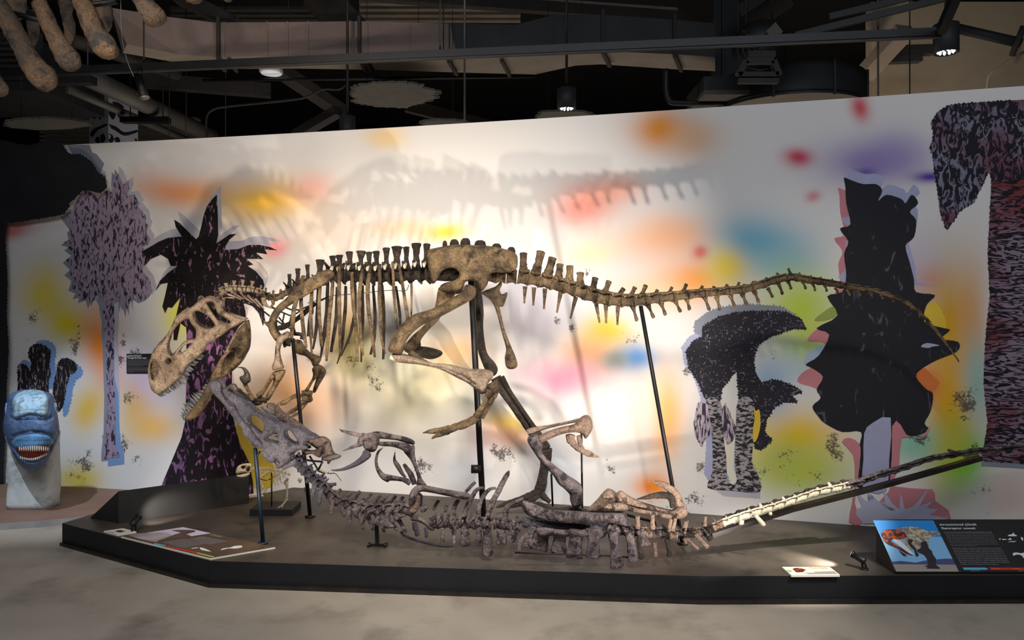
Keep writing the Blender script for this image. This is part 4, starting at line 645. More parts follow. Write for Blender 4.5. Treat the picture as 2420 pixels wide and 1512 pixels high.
bone('jaw_joint', 'bone_umber', ly, ZS([(1600,1290),(1650,1240),(1760,1260),(1850,1240),(1930,1180),(1950,1200),(1920,1300),(1910,1380),(1850,1370),(1760,1320),(1660,1340)]), 4.55, .03, (), 3)
limb('jaw_tip', 'claw_dark', ly, ZS([(1950,1410,26),(2050,1390,44),(2150,1370,40),(2240,1350,14)]), 4.58, 8, .6)
limb('quadrate', 'bone_slate', ly, ZS([(1560,1140,50),(1620,1060,56),(1700,1020,50),(1820,1040,44)]), 4.46, 10)
limb('palate_bar', 'bone_rose', ly, ZS([(1220,820,40),(1240,960,46),(1280,1060,40),(1240,1160,34)]), 4.52, 8); limb('palate_bar', 'bone_slate', ly, ZS([(1290,860,40),(1340,960,36),(1330,1060,38),(1300,1140,44)]), 4.44, 8); limb('palate_bar', 'bone_rose', ly, ZS([(1240,1190,50),(1400,1220,44),(1540,1180,34)]), 4.46, 8)
for k in range(10):
    a = np.array(ZS.one(1020 + k * 22, 560 + k * 22)); t = np.array(ZS.one(925 + k * 20, 575 + k * 24)); limb('tooth', 'tooth_grey', ly, [(*(a + 3), 3.2), (*(a * .5 + t * .5), 2.6), (*t, .4)], 4.6, 6, .6, rough=0)
for k, (x, y) in enumerate([(1190,990),(1200,1040),(1270,930)]): limb('tooth', 'tooth_grey', ly, [(*ZS.one(x + 40, y + 10), 2.2), (*ZS.one(x, y), 1.6), (*ZS.one(x - 40, y - 2), .3)], 4.5, 6, .6, rough=0)
for k in range(7):
    a = ZS.one(560 + k * 24, 345 + k * 17); limb('tooth', 'tooth_grey', ly, [(a[0], a[1], 1.8), (a[0] + 4, a[1] - 3, .4)], 4.5, 6, .6, rough=0)
# neck
nc = L4([(500,560),(560,680),(680,780),(780,880),(880,990),(1000,1080),(1100,1190)]) + L1([(190,420),(330,520),(500,560),(640,600),(800,640),(960,640),(1120,640),(1290,640),(1430,640),(1560,680)])
nup = L4([(640,480),(690,660),(830,700),(960,870),(1105,900),(1300,1035)]) + [None] + L1([(350,270),(530,330),(690,300),(905,335),(1065,370),(1185,360),(1330,385),(1465,400),None,None][:8]) + [None, None]
ndn = L4([(260,760),None,(600,860),(700,1010),(830,1290),(960,1470),None][:1]) + [None] + L4([(620,870),(720,1020),(830,1290),(955,1470)]) + [None] + L1([(170,720),(400,760),(500,920),(740,990),(910,1010),(1110,1040),(1325,1010),(1490,1040)]) + [None, None]
for i, c in enumerate(nc):
    p_, n_ = nc[max(i - 1, 0)], nc[min(i + 1, len(nc) - 1)]; ax = (n_[0] - p_[0], n_[1] - p_[1]); d = Dl(c[0]); m_ = 'bone_grey' if i > 5 else 'bone_slate'
    sp = None
    if nup[i]: sp = ((c[0] * .5 + nup[i][0] * .5, c[1] * .5 + nup[i][1] * .5), nup[i], 4.2, 3.8)
    vertebra('neck_vertebra', m_, ly, c, ax, 10.5, 11, d, sp, .10, 1.1, flat=.8, tfall=.1)
    if ndn[i]: t = ndn[i]; limb('neck_process', m_, ly, [(c[0], c[1] + 3, 8, -.05), (c[0] * .55 + t[0] * .45, c[1] * .55 + t[1] * .45, 5.5, -.07), (t[0], t[1] - 5, 4.6, -.08), (t[0], t[1], 2.2, -.08)], d, 8, .6, rough=.3)
for q in (L1([(990,620),(1120,600),(1160,640),(1050,720),(960,800),(920,900),(1000,930),(1080,980),(1020,860),(1040,760),(1120,690)]), L1([(1200,590),(1280,580),(1310,630),(1250,700),(1200,780),(1230,860),(1290,920),(1280,960),(1130,970),(1100,900),(1130,780),(1150,680)]), L1([(1290,720),(1370,700),(1490,720),(1500,760),(1430,780),(1330,850),(1280,800)]), L1([(860,640),(960,610),(1000,650),(900,700),(820,760),(780,860),(740,840),(760,720)]), L1([(520,620),(620,590),(700,520),(725,480),(720,560),(680,660),(640,780),(590,770),(540,690)])):
    bone('neck_wing', 'bone_grey', ly, q, Dl(q[0][0]) - .11, .016, (), 3, rough=.3)
for q in (L1([(1590,800),(1640,700),(1720,720),(1800,780),(1900,860),(2000,950),(2010,1010),(1930,1000),(1850,920),(1720,850),(1620,840)]), L1([(1560,680),(1600,560),(1680,430),(1760,440),(1740,560),(1700,680),(1620,720)])): bone('shoulder_girdle', 'bone_rose' if q[0][1] < 1215 else 'bone_grey', ly, q, 4.24, .03, (), 3, rough=.3)
limb('rib_head', 'bone_grey', ly, L1([(1700,340,26),(1780,380,24),(1780,480,22),(1770,620,26)]), 4.3, 8); limb('rib_head', 'bone_grey', ly, L1([(1780,640,60),(1850,600,50),(1900,580,34)]), 4.28, 8, rough=.4)
# chest and back
bc = L2([(60,900),(170,890),(290,880),(400,890),(560,880),(700,900),(850,890),(1000,900),(1180,900),(1330,920),(1520,940)])
bd = L2([None, (195,1250), None, (400,1270), (600,1290), None, (850,1285), (1000,1475), (1250,1260), (1400,1215), None][1:2]); 
bt = [(195,1250,30,40),(400,1270,50,30),(600,1285,60,90),(850,1280,45,60),(1000,1470,70,92),(1245,1265,80,95),(1400,1200,70,80),(1560,1380,30,36)]
bb = [(190,960),(400,930),(590,930),(840,950),(995,980),(1250,990),(1500,980),(1570,1180)]
for i, c in enumerate(bc):
    p_, n_ = bc[max(i - 1, 0)], bc[min(i + 1, len(bc) - 1)]
    vertebra('back_vertebra', 'bone_grey', ly, c, (n_[0] - p_[0], n_[1] - p_[1]), 9.5, 12, Dl(c[0]) + .02, None, .12, 1.1, tfall=.2, flat=.8)
    limb('arch_process', 'bone_grey', ly, [(c[0] - 4, c[1] + 6, 5, -.08), (c[0] - 8, c[1] - 4, 4.5, -.1), (c[0] - 6, c[1] - 14, 4.5, -.1), (c[0] - 2, c[1] - 18, 2, -.1)], Dl(c[0]), 8, .7, rough=.4)
for (bx, by), (tx, ty, w0, w1) in zip(bb, bt):
    a, t = L2([(bx, by), (tx, ty)]); limb('back_spine', 'bone_grey', ly, [(a[0], a[1], w0 / 7.56), (a[0] * .6 + t[0] * .4, a[1] * .6 + t[1] * .4, (w0 + w1) / 15.1), (a[0] * .12 + t[0] * .88, a[1] * .12 + t[1] * .88, w1 / 7.56), (t[0], t[1], w1 / 11)], Dl(a[0]) - .08, 8, .35, rough=.2)
for q in ([(30,640,28),(80,540,30),(130,470,28)], [(240,680,26),(270,560,34)], [(420,860,28),(400,640,40),(440,520,38),(490,450,34)], [(570,760,44),(620,620,46),(700,450,44),(790,300,38),(870,250,28),(955,250,22)], [(830,770,40),(850,580,42),(900,440,40),(980,320,36),(1070,260,28),(1150,255,24)], [(1000,760,46),(1080,520,52),(1180,330,50),(1270,150,48),(1350,10,40),(1385,-60,16)], [(610,320,30),(700,220,30),(780,140,28)], [(1320,900,30),(1330,650,50),(1380,560,40),(1500,500,34),(1640,440,30)]):
    limb('rib', 'bone_grey', ly, L2([(x, y, r) for x, y, r in q]), Dl(L2([q[0][:2]])[0][0]) - .03, 8, .6, rough=.15, sub=5)
bone('shoulder_blade', 'bone_grey', ly, YF([(775,720),(795,650),(830,610),(870,595),(930,600),(1080,630),(1200,650),(1285,665),(1303,690),(1290,715),(1250,720),(1100,690),(960,662),(880,655),(850,690),(830,740),(790,780)]), 4.2, .03, (), 3, rough=.25)
# fore limbs
bone('humerus', 'bone_grey', ly, YF([(835,590),(850,530),(800,400),(760,345),(735,310),(770,280),(825,260),(830,340),(850,430),(890,540),(932,602),(880,600)]), 4.22, .028, (), 3, rough=.25)
bone('forearm_bone', 'bone_grey', ly, YF([(460,150),(520,140),(640,165),(760,190),(825,222),(822,255),(770,245),(680,218),(600,208),(520,200),(470,180)]), 4.2, .022, (), 3, rough=.25); bone('forearm_bone', 'bone_grey', ly, YF([(500,235),(600,228),(700,232),(790,255),(800,320),(770,335),(720,300),(640,272),(540,265)]), 4.18, .022, (), 3, rough=.25)
bone('palm', 'bone_grey', ly, YF([(340,250),(350,195),(390,170),(450,150),(520,160),(530,210),(500,300),(450,318),(400,290),(380,245)]), 4.18, .028, (), 3, rough=.4)
limb('finger', 'bone_grey', ly, YF([(400,180,24),(340,170,18),(260,150,14),(215,138,10),(184,119,2)]), 4.18, 8, .7, rough=.3); limb('finger', 'bone_grey', ly, YF([(390,240,22),(330,262,16),(270,286,11),(216,306,2)]), 4.16, 8, .7, rough=.3)
bone('hand_claw', 'bone_slate', ly, YF([(113,468),(200,455),(300,408),(370,350),(395,300),(430,305),(456,330),(450,362),(400,402),(330,440),(230,474),(150,480)]), 4.15, .022, (), 2.5, label='long curved claw')
bone('hand_claw', 'bone_grey', ly, YF([(562,278),(522,330),(515,420),(560,490),(620,510),(710,530),(720,562),(620,560),(598,574),(540,540),(500,470),(487,390),(510,310)]), 4.25, .02, (), 2.5)
bone('hand_claw', 'bone_grey', ly, YF([(662,308),(668,380),(700,420),(740,500),(760,530),(720,520),(670,450),(643,390)]), 4.28, .018, (), 2.5)
limb('finger', 'bone_grey', ly, YF([(700,545,20),(750,555,22),(790,585,24)]), 4.26, 8, rough=.3); limb('finger', 'bone_grey', ly, YF([(735,420,14),(770,470,22),(800,520,24),(825,590,22)]), 4.28, 8, rough=.3)
# hips
bone('ilium', 'bone_grey', ly, YG([(118,850),(130,800),(200,820),(300,860),(400,880),(600,890),(780,905),(990,908),(1014,950),(1005,1030),(960,1010),(900,990),(700,1000),(500,990),(350,980),(220,950),(150,910)]), lambda x, y: Dl(x) - .03, .035, (), 3, rough=.35, label='long trough-shaped hip bone')
bone('ilium', 'bone_dark', ly, YG([(170,830),(260,810),(420,860),(560,850),(700,880),(900,890),(990,900),(700,930),(400,920)]), 4.4, .03, (), 3, rough=.5)
limb('sacrum', 'bone_slate', ly, YG([(130,985,44),(300,1000,40),(500,1010,40),(700,1010,36),(860,1040,34)]), 4.22, 10, 1.0, rough=.3)
hs = [((215,1020),(140,1185),48,74),((320,1040),(255,1215),70,92),((445,1050),(432,1255),66,68),((590,1050),(560,1295),66,70),((735,1040),(722,1292),70,62),((890,1060),(930,1372),46,56),((1030,1050),(1070,1322),46,44),((1120,1050),(1180,1190),44,46)]
for (a, t, w0, w1) in hs:
    a, t = YG([a, t]); limb('hip_spine', 'bone_grey', ly, [(a[0], a[1], w0 / 3.6), (a[0] * .6 + t[0] * .4, a[1] * .6 + t[1] * .4, min(w0, w1) / 4.6), (a[0] * .1 + t[0] * .9, a[1] * .1 + t[1] * .9, w1 / 3.6), (t[0], t[1], w1 / 4.4)], Dl(a[0]) - .05, 8, .32, rough=.2)
bone('hip_plate', 'bone_grey', ly, YG([(240,1040),(330,1030),(450,1050),(560,1060),(680,1040),(740,1000),(820,1030),(840,1090),(770,1130),(640,1110),(520,1110),(400,1100),(280,1110)]), 4.1, .02, (), 3, rough=.3)
# raised hind leg
bone('femur', 'bone_grey', ly, YG([(168,300),(180,250),(230,232),(272,255),(300,330),(295,400),(400,500),(520,590),(612,652),(632,700),(640,790),(620,850),(560,862),(530,800),(525,750),(480,700),(430,660),(380,580),(300,500),(230,400)]), 4.3, .042, (), 3, rough=.25, label='raised thigh bone')
bone('shin_bone', 'bone_rose', ly, YG([(260,255),(400,190),(560,150),(610,100),(660,72),(702,90),(722,150),(715,205),(662,278),(630,235),(560,222),(450,240),(330,290),(275,308)]), 4.28, .035, (), 3, rough=.2)
limb('fibula', 'bone_rose', ly, YG([(165,220,26),(230,200,24),(350,172,14),(500,140,12),(610,115,18)]), 4.3, 8)
for q in ([(540,240,34),(540,290,30),(590,350,24),(650,390,22),(710,415,18),(775,430,5)], [(600,250,20),(620,330,18),(650,380,16),(700,395,16),(745,420,6)], [(510,240,18),(520,290,22),(560,310,14)]): limb('toe', 'bone_rose', ly, YG(q), 4.3, 8, rough=.35)
for a, b_ in (((1374, 1022), (1377, 1192)), ((1303, 1120), (1309, 1205))):
    mb = MB(); mb.tube([P(*a, 4.4), G(b_[0], 1262)], .006, 8, 1, (0, 1, 0), 1); mb.build('leg_rod', 'black_metal', ly)
# folded hind leg
bone('femur', 'bone_rose', ly, YG([(670,900),(700,850),(760,790),(830,710),(870,700),(930,740),(940,800),(890,880),(870,910),(780,905)]), 4.34, .045, (), 3, rough=.25); bone('shin_bone', 'bone_rose', ly, YG([(915,760),(960,715),(1050,770),(1200,830),(1350,870),(1480,890),(1545,900),(1520,930),(1440,968),(1400,972),(1340,945),(1200,905),(1050,860),(950,840)]), 4.3, .038, (), 3, rough=.2)
limb('fibula', 'bone_rose', ly, YG([(890,860,34),(960,850,30),(1100,885,18),(1250,910,18),(1400,945,22)]), 4.24, 8); limb('ankle', 'bone_rose', ly, YG([(1380,930,36),(1440,910,50),(1510,890,44)]), 4.26, 10, rough=.25)
limb('metatarsal', 'bone_rose', ly, YG([(1500,890,30),(1460,830,40),(1430,760,40),(1380,700,34)]), 4.28, 8, rough=.25); limb('toe', 'bone_rose', ly, YG([(1400,720,34),(1350,680,30),(1300,660,24),(1250,650,14),(1222,636,4)]), 4.26, 8, .7, rough=.25); limb('toe', 'bone_dark', ly, YG([(1410,860,26),(1390,780,34),(1330,755,28),(1250,760,26),(1180,775,18),(1096,788,3)]), 4.24, 8, .7, rough=.25)
# tail
tl = L3([(850,640),(990,680),(1100,690),(1200,700),(1310,720),(1430,720),(1550,720),(1660,735),(1760,735),(1860,730),(1960,720),(2060,700)]) + YH([(180,770),(250,730),(320,700)])
for i in range(len(tl) - 1):
    a, b = np.array(tl[i]), np.array(tl[i + 1]); c = (a + b) / 2; vertebra('tail_vertebra', ('bone_dark', 'bone_rose', 'bone_grey')[i % 3] if i > 3 else 'bone_grey', ly, c, b - a, np.hypot(*(b - a)) / 2, 13 - .35 * i, Dl(c[0]), None, .1, 1.0, tfall=.1)
for a, t, w in (((1250,660),(1245,490),36),((1440,660),(1440,470),34),((1650,700),(1680,530),30),((1700,690),(1740,520),26),((1850,640),(1870,560),24),((1860,720),(1900,550),16),((2120,620),(2125,500),26)):
    a, t = L3([a, t]); limb('tail_process', 'bone_rose', ly, [(a[0], a[1], w / 5), (a[0] * .5 + t[0] * .5, a[1] * .5 + t[1] * .5, w / 6.2), (t[0], t[1], w / 6)], Dl(a[0]) - .04, 8, .8, rough=.25)
for a, t, w in (((1270,770),(1300,1050),40),((1470,830),(1480,1025),30),((1630,790),(1665,1015),34),((1850,780),(1880,850),24),((1880,780),(2040,925),22),((2000,720),(2160,905),32),((2150,720),(2200,805),44)):
    a, t = L3([a, t]); limb('tail_process', 'bone_dark' if w > 33 else 'bone_rose', ly, [(a[0], a[1], w / 5.2), (a[0] * .5 + t[0] * .5, a[1] * .5 + t[1] * .5, w / 7), (t[0] * .9 + a[0] * .1, t[1] * .9 + a[1] * .1, w / 5.5), (t[0], t[1], w / 9)], Dl(a[0]) - .05, 8, .6, rough=.3)
th = [(320,700),(400,672),(480,645),(560,622),(640,600),(720,576),(800,548),(880,520),(960,492),(1040,474),(1120,458),(1200,438),(1280,412),(1360,380),(1440,355),(1520,332),(1600,308),(1680,278),(1760,252),(1840,238),(1920,226),(2000,212),(2080,199),(2160,193),(2240,187),(2320,178),(2400,168),(2480,158)]
tr2 = np.interp([p[0] for p in th], [320, 700, 1000, 1300, 1700, 2480], [10, 9.5, 9, 9, 7.2, 6.2]); tq = YH(th)
for i in range(len(tq) - 1):
    a, b = np.array(tq[i]), np.array(tq[i + 1]); c = (a + b) / 2; near_ = th[i][0]; m_ = 'bone_cream' if near_ < 1150 else 'bone_grey'
    vertebra('tail_vertebra', m_, ly, c, b - a, np.hypot(*(b - a)) / 2, float(tr2[i]) * .85, Dl(c[0]), None, .035 if near_ < 1300 else 0, .9)
    if near_ < 1150:
        t = YH([(th[i][0] + 20, th[i][1] - (62 if i % 2 else 44))])[0]; limb('tail_spine', 'bone_dark' if i % 3 == 1 else 'bone_cream', ly, [(c[0], c[1] - 5, 5), (t[0], t[1] + 4, 4.2), (t[0] + 1, t[1], 2.5)], Dl(c[0]) + .02, 7, .6, rough=.35)
        limb('tail_ridge', 'bone_dark', ly, [(a[0], a[1] - 9, 6), (c[0], c[1] - 12, 7), (b[0], b[1] - 9, 6)], Dl(c[0]) + .04, 7, .8, rough=.5)
    else: limb('tail_tendon', 'bone_grey', ly, [(a[0] - 6, a[1] - 3, 2.5), (c[0], c[1] - 6, 3.5), (b[0] + 10, b[1] - 5, 2)], Dl(c[0]) - .02, 6, 1, rough=.5)
for a, t, w in (((545,640),(600,715),18),((455,675),(448,708),20),((650,620),(652,642),14)):
    a, t = YH([a, t]); limb('tail_chevron', 'bone_cream', ly, [(a[0], a[1], w / 4), (t[0], t[1] - 3, w / 3), (t[0], t[1], w / 5)], 4.2, 7, .6)
limb('tail_spur', 'bone_grey', ly, YH([(1960,215,16),(1930,205,18),(1890,185,10)]), 4.28, 7, .7)
# supports: steel bar under the tail, rods, neck stand, skull pole
mb = MB(); q = [P(*p, Dl(p[0]) + .03) for p in YH([(240,778),(800,598),(1300,470),(1700,360),(2115,242)])]
for a, b_ in zip(q, q[1:]): mb.bar(a, b_, .04, .026)
tb = mb.build('tail_bar', 'steel_dark', ly, smooth=False)
mb = MB(); b_ = G(892, 1290); mb.bar(P(890, 1235, b_.y), b_, .022, .022, (0, 1, 0)); mb.bar(b_ + Vector((-.055, 0, .008)), b_ + Vector((.055, 0, .008)), .018, .016); mb.bar(b_ + Vector((-.05, -.03, .008)), b_ + Vector((-.05, .03, .008)), .014, .016); mb.bar(b_ + Vector((.05, -.03, .008)), b_ + Vector((.05, .03, .008)), .014, .016); mb.build('neck_stand', 'black_metal', ly, smooth=False)
mb = MB(); b_ = G(622, 1284); mb.tube([P(603, 1058, 4.5), b_], .0125, 12, 1, (0, 1, 0), 1); sp_ = mb.build('support_pole', 'navy_steel', ly, label='navy blue steel pole'); mb = MB(); mb.tube([P(*p, 4.5) for p in YE([(670,960),(712,890)])], .005, 6, 1, (0, 1, 0), 1); mb.cyl(b_ + Vector((0, 0, .001)), b_ + Vector((0, 0, .01)), .03); mb.build('brace', 'navy_steel', sp_)
mb = MB()
for q in ([(560,540),(800,575),(1020,595)], [(770,480),(860,620),(950,780),(1070,830),(1000,910)], [(1030,590),(940,760)], [(650,580),(560,560)]): mb.tube([P(*p, 4.58) for p in L4(q)], .006, 6, 1, (0, 1, 0), 1)
mb.build('armature', 'black_metal', ly)
mb = MB(); mb.tube([P(*p, 4.08) for p in YG([(60, 1245), (340, 1254), (840, 1270), (1090, 1290)])], .005, 6, 1, (0, 1, 0), 1); mb.build('base_rod', 'black_metal', ly)
mb = MB(); mb.tube([P(*p, 4.35) for p in YG([(1000,920),(1250,985),(1270,1060)])], .008, 6, 1, (0, 1, 0), 1); mb.build('hip_rod', 'black_metal', ly)
# ground plate of clear resin under the shoulder, with gastralia
limb('belly_rib', 'bone_slate', ly, L1([(1420,1020,30),(1480,1100,26),(1650,1170,24),(1900,1240,22),(2150,1290,20),(2350,1290,14)]), 4.36, 7, .5, rough=.3); limb('belly_rib', 'bone_slate', ly, L1([(1650,860,40),(1680,980,50),(1720,1100,40)]), 4.36, 7, .6, rough=.3); limb('belly_rib', 'bone_slate', ly, L1([(1850,950,30),(1870,1030,36),(1870,1130,26)]), 4.36, 7, .6, rough=.3)
CLAMP = 0.0
# ---------------------------------------------------------------- small skeleton on its own slab
S1 = Zm(540, 1080, 8.345); DP = 5.2
b0 = G(590, 1219); slab = thing('small_skeleton', (b0.x + .14, DP, PT), 'small cream beaked dinosaur skeleton on a black slab behind the upturned skull', 'dinosaur skeleton')
mb = MB(); mb.box((b0.x, 5.1, PT + .0005), (b0.x + .292, 5.32, PT + .044)); mb.build('base_slab', 'platform_side', slab, smooth=False)
bone('skull', 'bone_small', slab, S1([(143,305),(160,220),(200,165),(280,135),(360,120),(440,125),(462,170),(442,230),(446,290),(400,305),(330,300),(250,312),(170,328)]), DP, .02, [S1([(255,190),(300,170),(340,182),(335,220),(300,235),(265,225)]), S1([(352,222),(412,190),(420,260),(380,288),(352,260)])], 1.6, rough=.1, hsm=3)
bone('jaw', 'bone_small', slab, S1([(158,352),(220,347),(300,328),(420,312),(402,362),(330,402),(250,408),(180,394)]), DP, .016, (), 1.6)
limb('hollow_shade', 'claw_dark', slab, S1([(300,205,34),(380,235,34)]), DP + .02, 7)  # dark solid behind the openings paints the shade inside the skull
sv = [(450,230),(520,245),(590,240),(660,235),(730,230),(800,235),(870,255),(940,270),(1010,285),(1080,305),(1150,335),(1220,360)]
for a, b_ in zip(sv, sv[1:]):
    a, b_ = S1([a, b_]); c = ((a[0] + b_[0]) / 2, (a[1] + b_[1]) / 2); vertebra('vertebra', 'bone_small', slab, c, (b_[0] - a[0], b_[1] - a[1]), 3.4, 2.4, DP, ((c[0], c[1] - 2), (c[0] + 1, c[1] - 5.5), 1.1, 1.2), .02, .8, 6)
tv = S1([(1740,215),(1790,240),(1840,262),(1890,290),(1940,312),(1990,326),(2040,325),(2090,320),(2130,340),(2160,385),(2190,425),(2226,472)])
for i, (a, b_) in enumerate(zip(tv, tv[1:])):
    c = ((a[0] + b_[0]) / 2, (a[1] + b_[1]) / 2); vertebra('tail_vertebra', 'bone_small' if i < 4 else 'bone_dark', slab, c, (b_[0] - a[0], b_[1] - a[1]), 3.2, 1.3 - .07 * i, DP - .05, ((c[0] + .5, c[1] - 1), (c[0] + 1.5, c[1] - 4.5), .5, .4) if i < 7 else None, .012, .5, 6)
for q in ([(860,290),(885,400),(922,556)], [(905,290),(935,420),(987,556)], [(965,290),(1000,420),(1056,526)], [(930,280),(950,370),(985,465)], [(1000,290),(1020,370),(1030,450)], [(1050,300),(1070,360),(1090,420)], [(740,330),(760,400),(775,420),(768,492)], [(690,350),(700,410)], [(620,260),(640,320),(620,370)], [(660,260),(690,310)], [(700,250),(740,300)], [(1085,310),(1105,350),(1120,400)]):
    limb('rib', 'bone_small', slab, [(*S1.one(*p), 1.1) for p in q], DP - .03, 6, .6, rough=.05)
limb('shoulder_blade', 'bone_small', slab, S1([(800,275,30),(720,330,22),(650,380,20),(600,410,26)]), DP - .04, 8, .5)
for q in ([(600,405,26),(630,490,18),(670,560,16),(690,600,20)], [(680,600,14),(650,650,12),(618,690,8)], [(730,590,20),(740,640,16),(690,700,14),(640,750,8),(632,775,3)], [(740,620,10),(660,710,10),(625,740,5)]): limb('fore_leg', 'bone_small', slab, S1(q), DP - .05, 7)
for q in ([(1170,420,30),(1140,460,24),(1110,500,28),(1125,530,24)], [(1130,520,24),(1145,600,14),(1155,700,13),(1148,800,22)], [(1170,440,8),(1170,620,6),(1165,790,8)], [(1160,820,26),(1120,880,20),(1080,930,18),(1040,960,12)], [(1060,950,14),(1000,985,10),(930,1015,4)], [(1080,940,14),(1060,990,10),(1045,1028,4)], [(1040,960,12),(990,1000,8),(960,1012,3)], [(1370,440,30),(1420,450,34),(1400,505,14)], [(1500,600,20),(1510,690,12),(1550,775,5)], [(1540,620,26),(1500,680,10)]): limb('hind_leg', 'bone_small', slab, S1(q), DP - .05, 7)
mb = MB(); mb.tube([P(*S1.one(850, 300), DP), Vector((P(*S1.one(850, 970), DP).x, DP, PT + .04))], .0055, 8, 1, (0, 1, 0), 1); mb.tube([P(*p, DP) for p in S1([(620,430),(760,460),(870,400),(1000,340)])], .003, 6, 1, (0, 1, 0), 2); mb.build('support_rod', 'steel_dark', slab)

# ---------------------------------------------------------------- blue head on a stone pedestal, left
mat('stone_white', (184, 188, 184), (204, 206, 200), 5, .85, bump=.6, bscale=22, c3=(142, 148, 148), scale3=9, lo3=.5, hi3=.7)
mat('skin_blue', (78, 100, 138), (104, 128, 160), 7, .5, bump=.5, bscale=40, c3=(58, 78, 112), scale3=14, lo3=.5, hi3=.7)
mat('skin_pale', (160, 192, 210), (190, 214, 224), 7, .5, bump=.6, bscale=40, c3=(110, 142, 166), scale3=20, lo3=.5, hi3=.65)
mat('skin_azure', (84, 130, 176), (112, 160, 198), 9, .5, bump=.5, bscale=40); mat('mouth_red', (92, 22, 20), (122, 36, 30), 10, .45); mat('tooth_white', (216, 206, 184), None, rough=.35)
gz = .05
pp = [G(-160, 1243, gz), G(0, 1236, gz), G(93, 1230, gz), G(170, 1223, gz), G(214, 1217, gz)]
pp += [Vector((pp[-1].x + .03, 5.6, gz)), Vector((pp[-1].x - .02, ywall(pp[-1].x) - .02, gz))] + [Vector((x, ywall(x) - .02, gz)) for x in (-3.6, -4.2, -4.55)]
mb = MB(); n = len(pp); mb.add(pp, [tuple(range(n))]); mb.cur = 1; mb.add(pp + [Vector((p.x, p.y, 0)) for p in pp], [(i, i + n, (i + 1) % n + n, (i + 1) % n) for i in range(n)] + [tuple(range(n, 2 * n))[::-1]])
tag(mb.build('floor_plinth', ['plinth_brown', 'kerb'], smooth=False), 'low brown floor plinth with a pale kerb under the blue head', 'plinth')
DH = 5.42; hx = P(76, 1200, 5.6).x
ped = MB(); k = 0; zs_ = np.linspace(gz + .001, .62, 16); vs = []; n = 40
for z in zs_:
    t = (z - gz) / (.62 - gz)
    for i in range(n):
        w = 2 * math.pi * i / n; c, s = math.cos(w), math.sin(w); e = .34; x = math.copysign(abs(c) ** e, c) * (.172 - .008 * t); y = math.copysign(abs(s) ** e, s) * .09
        d = 1 + .05 * noise.noise(Vector((x * 7, y * 7, z * 7))) + .03 * noise.noise(Vector((x * 22, y * 22, z * 22))); vs.append((-3.672 + x * d, 5.69 + y * d, z))
ped.add(vs, [(j * n + i, j * n + (i + 1) % n, (j + 1) * n + (i + 1) % n, (j + 1) * n + i) for j in range(15) for i in range(n)] + [tuple(range(n))[::-1], tuple(range(15 * n, 16 * n))])
tag(ped.build('stone_pedestal', 'stone_white'), 'rough whitish stone pedestal carrying the blue dinosaur head', 'pedestal')
hd = thing('dinosaur_head', (hx, DH, .30), 'blue sculpted dinosaur head with open toothed mouth on stone pedestal', 'sculpture')
HOUT = YI([(60,440),(120,400),(200,385),(260,385),(340,400),(400,430),(425,520),(448,640),(450,720),(425,800),(380,900),(330,970),(270,1012),(210,1006),(140,950),(90,860),(40,760),(22,680),(30,600),(45,520)])
HRES = resample(cr(HOUT, 4, True), 9.0)
def hsurf(x, y, off=0.0):                                    # depth of the head's skin at a pixel, so that features follow its curve
    d = segdist(np.array([[x, y]]), HRES)[0] * 5.46 / F; t = min(d / .2, 1.0); return 5.46 - 1.15 * .2 * math.sqrt(max(0, 1 - (1 - t) ** 2)) + off
bone('head', 'skin_blue', hd, HOUT, 5.46, .2, (), 3.0, kf=1.15, kb=.0, rough=.05, grooves=[(np.array(YI([(36,740),(80,830),(130,880)])), 2.2, .03), (np.array(YI([(440,710),(405,800),(375,850)])), 2.2, .03), (np.array(YI([(95,610),(200,640),(300,640),(385,600)])), 4, .025), (np.array(YI([(120,700),(220,680),(320,682),(390,710)])), 3, .012)])
bone('brow_pad', 'skin_pale', hd, YI([(92,480),(120,425),(170,398),(230,388),(290,390),(340,408),(366,455),(370,530),(356,580),(300,592),(240,576),(180,590),(114,604),(98,560)]), lambda x, y: hsurf(x, y, .006), .034, (), 2.6, rough=.12, kb=.4, grooves=[(np.array(YI([(110,560),(240,545),(360,550)])), 1.2, .006), (np.array(YI([(104,530),(240,512),(364,520)])), 1.1, .004)])
bone('snout', 'skin_blue', hd, YI([(90,650),(160,618),(245,610),(330,616),(395,650),(410,730),(330,716),(245,708),(160,720),(80,740)]), lambda x, y: hsurf(x, y, .012), .026, (), 3, rough=.15, kb=.4)
bone('upper_lip', 'skin_azure', hd, YI([(84,790),(110,755),(165,735),(245,722),(320,726),(380,742),(404,780),(380,812),(320,824),(245,828),(165,838),(104,828)]), lambda x, y: hsurf(x, y, .008), .022, (), 2.2, rough=.15, kb=.4, grooves=[(np.array(YI([(x, 775), (x + 5, 838)])), 1.1, .009) for x in range(110, 395, 19)])
bone('mouth', 'mouth_red', hd, YI([(128,826),(250,816),(382,806),(368,870),(328,908),(250,922),(180,914),(146,880)]), lambda x, y: hsurf(x, y, -.003), .004, (), 3.0, kb=.4, rough=0)
bone('lower_lip', 'skin_blue', hd, YI([(84,815),(128,868),(170,915),(215,938),(260,940),(325,918),(372,872),(408,800),(416,815),(376,895),(330,950),(270,985),(212,982),(145,930),(96,860)]), lambda x, y: hsurf(x, y, .006), .02, (), 2.6, rough=.12, kb=.4)
for i in range(14):
    x = 148 + i * 16.5; p_ = YI([(x, 824)])[0]; limb('upper_tooth', 'tooth_white', hd, YI([(x, 820 - 4 * math.sin(i / 4.2), 5.4), (x + 1, 840, 5.2), (x + 2, 858 - 2 * abs(i - 7) * .3, 1.6)]), hsurf(p_[0], p_[1] + 4, -.012), 7, .7, rough=0)
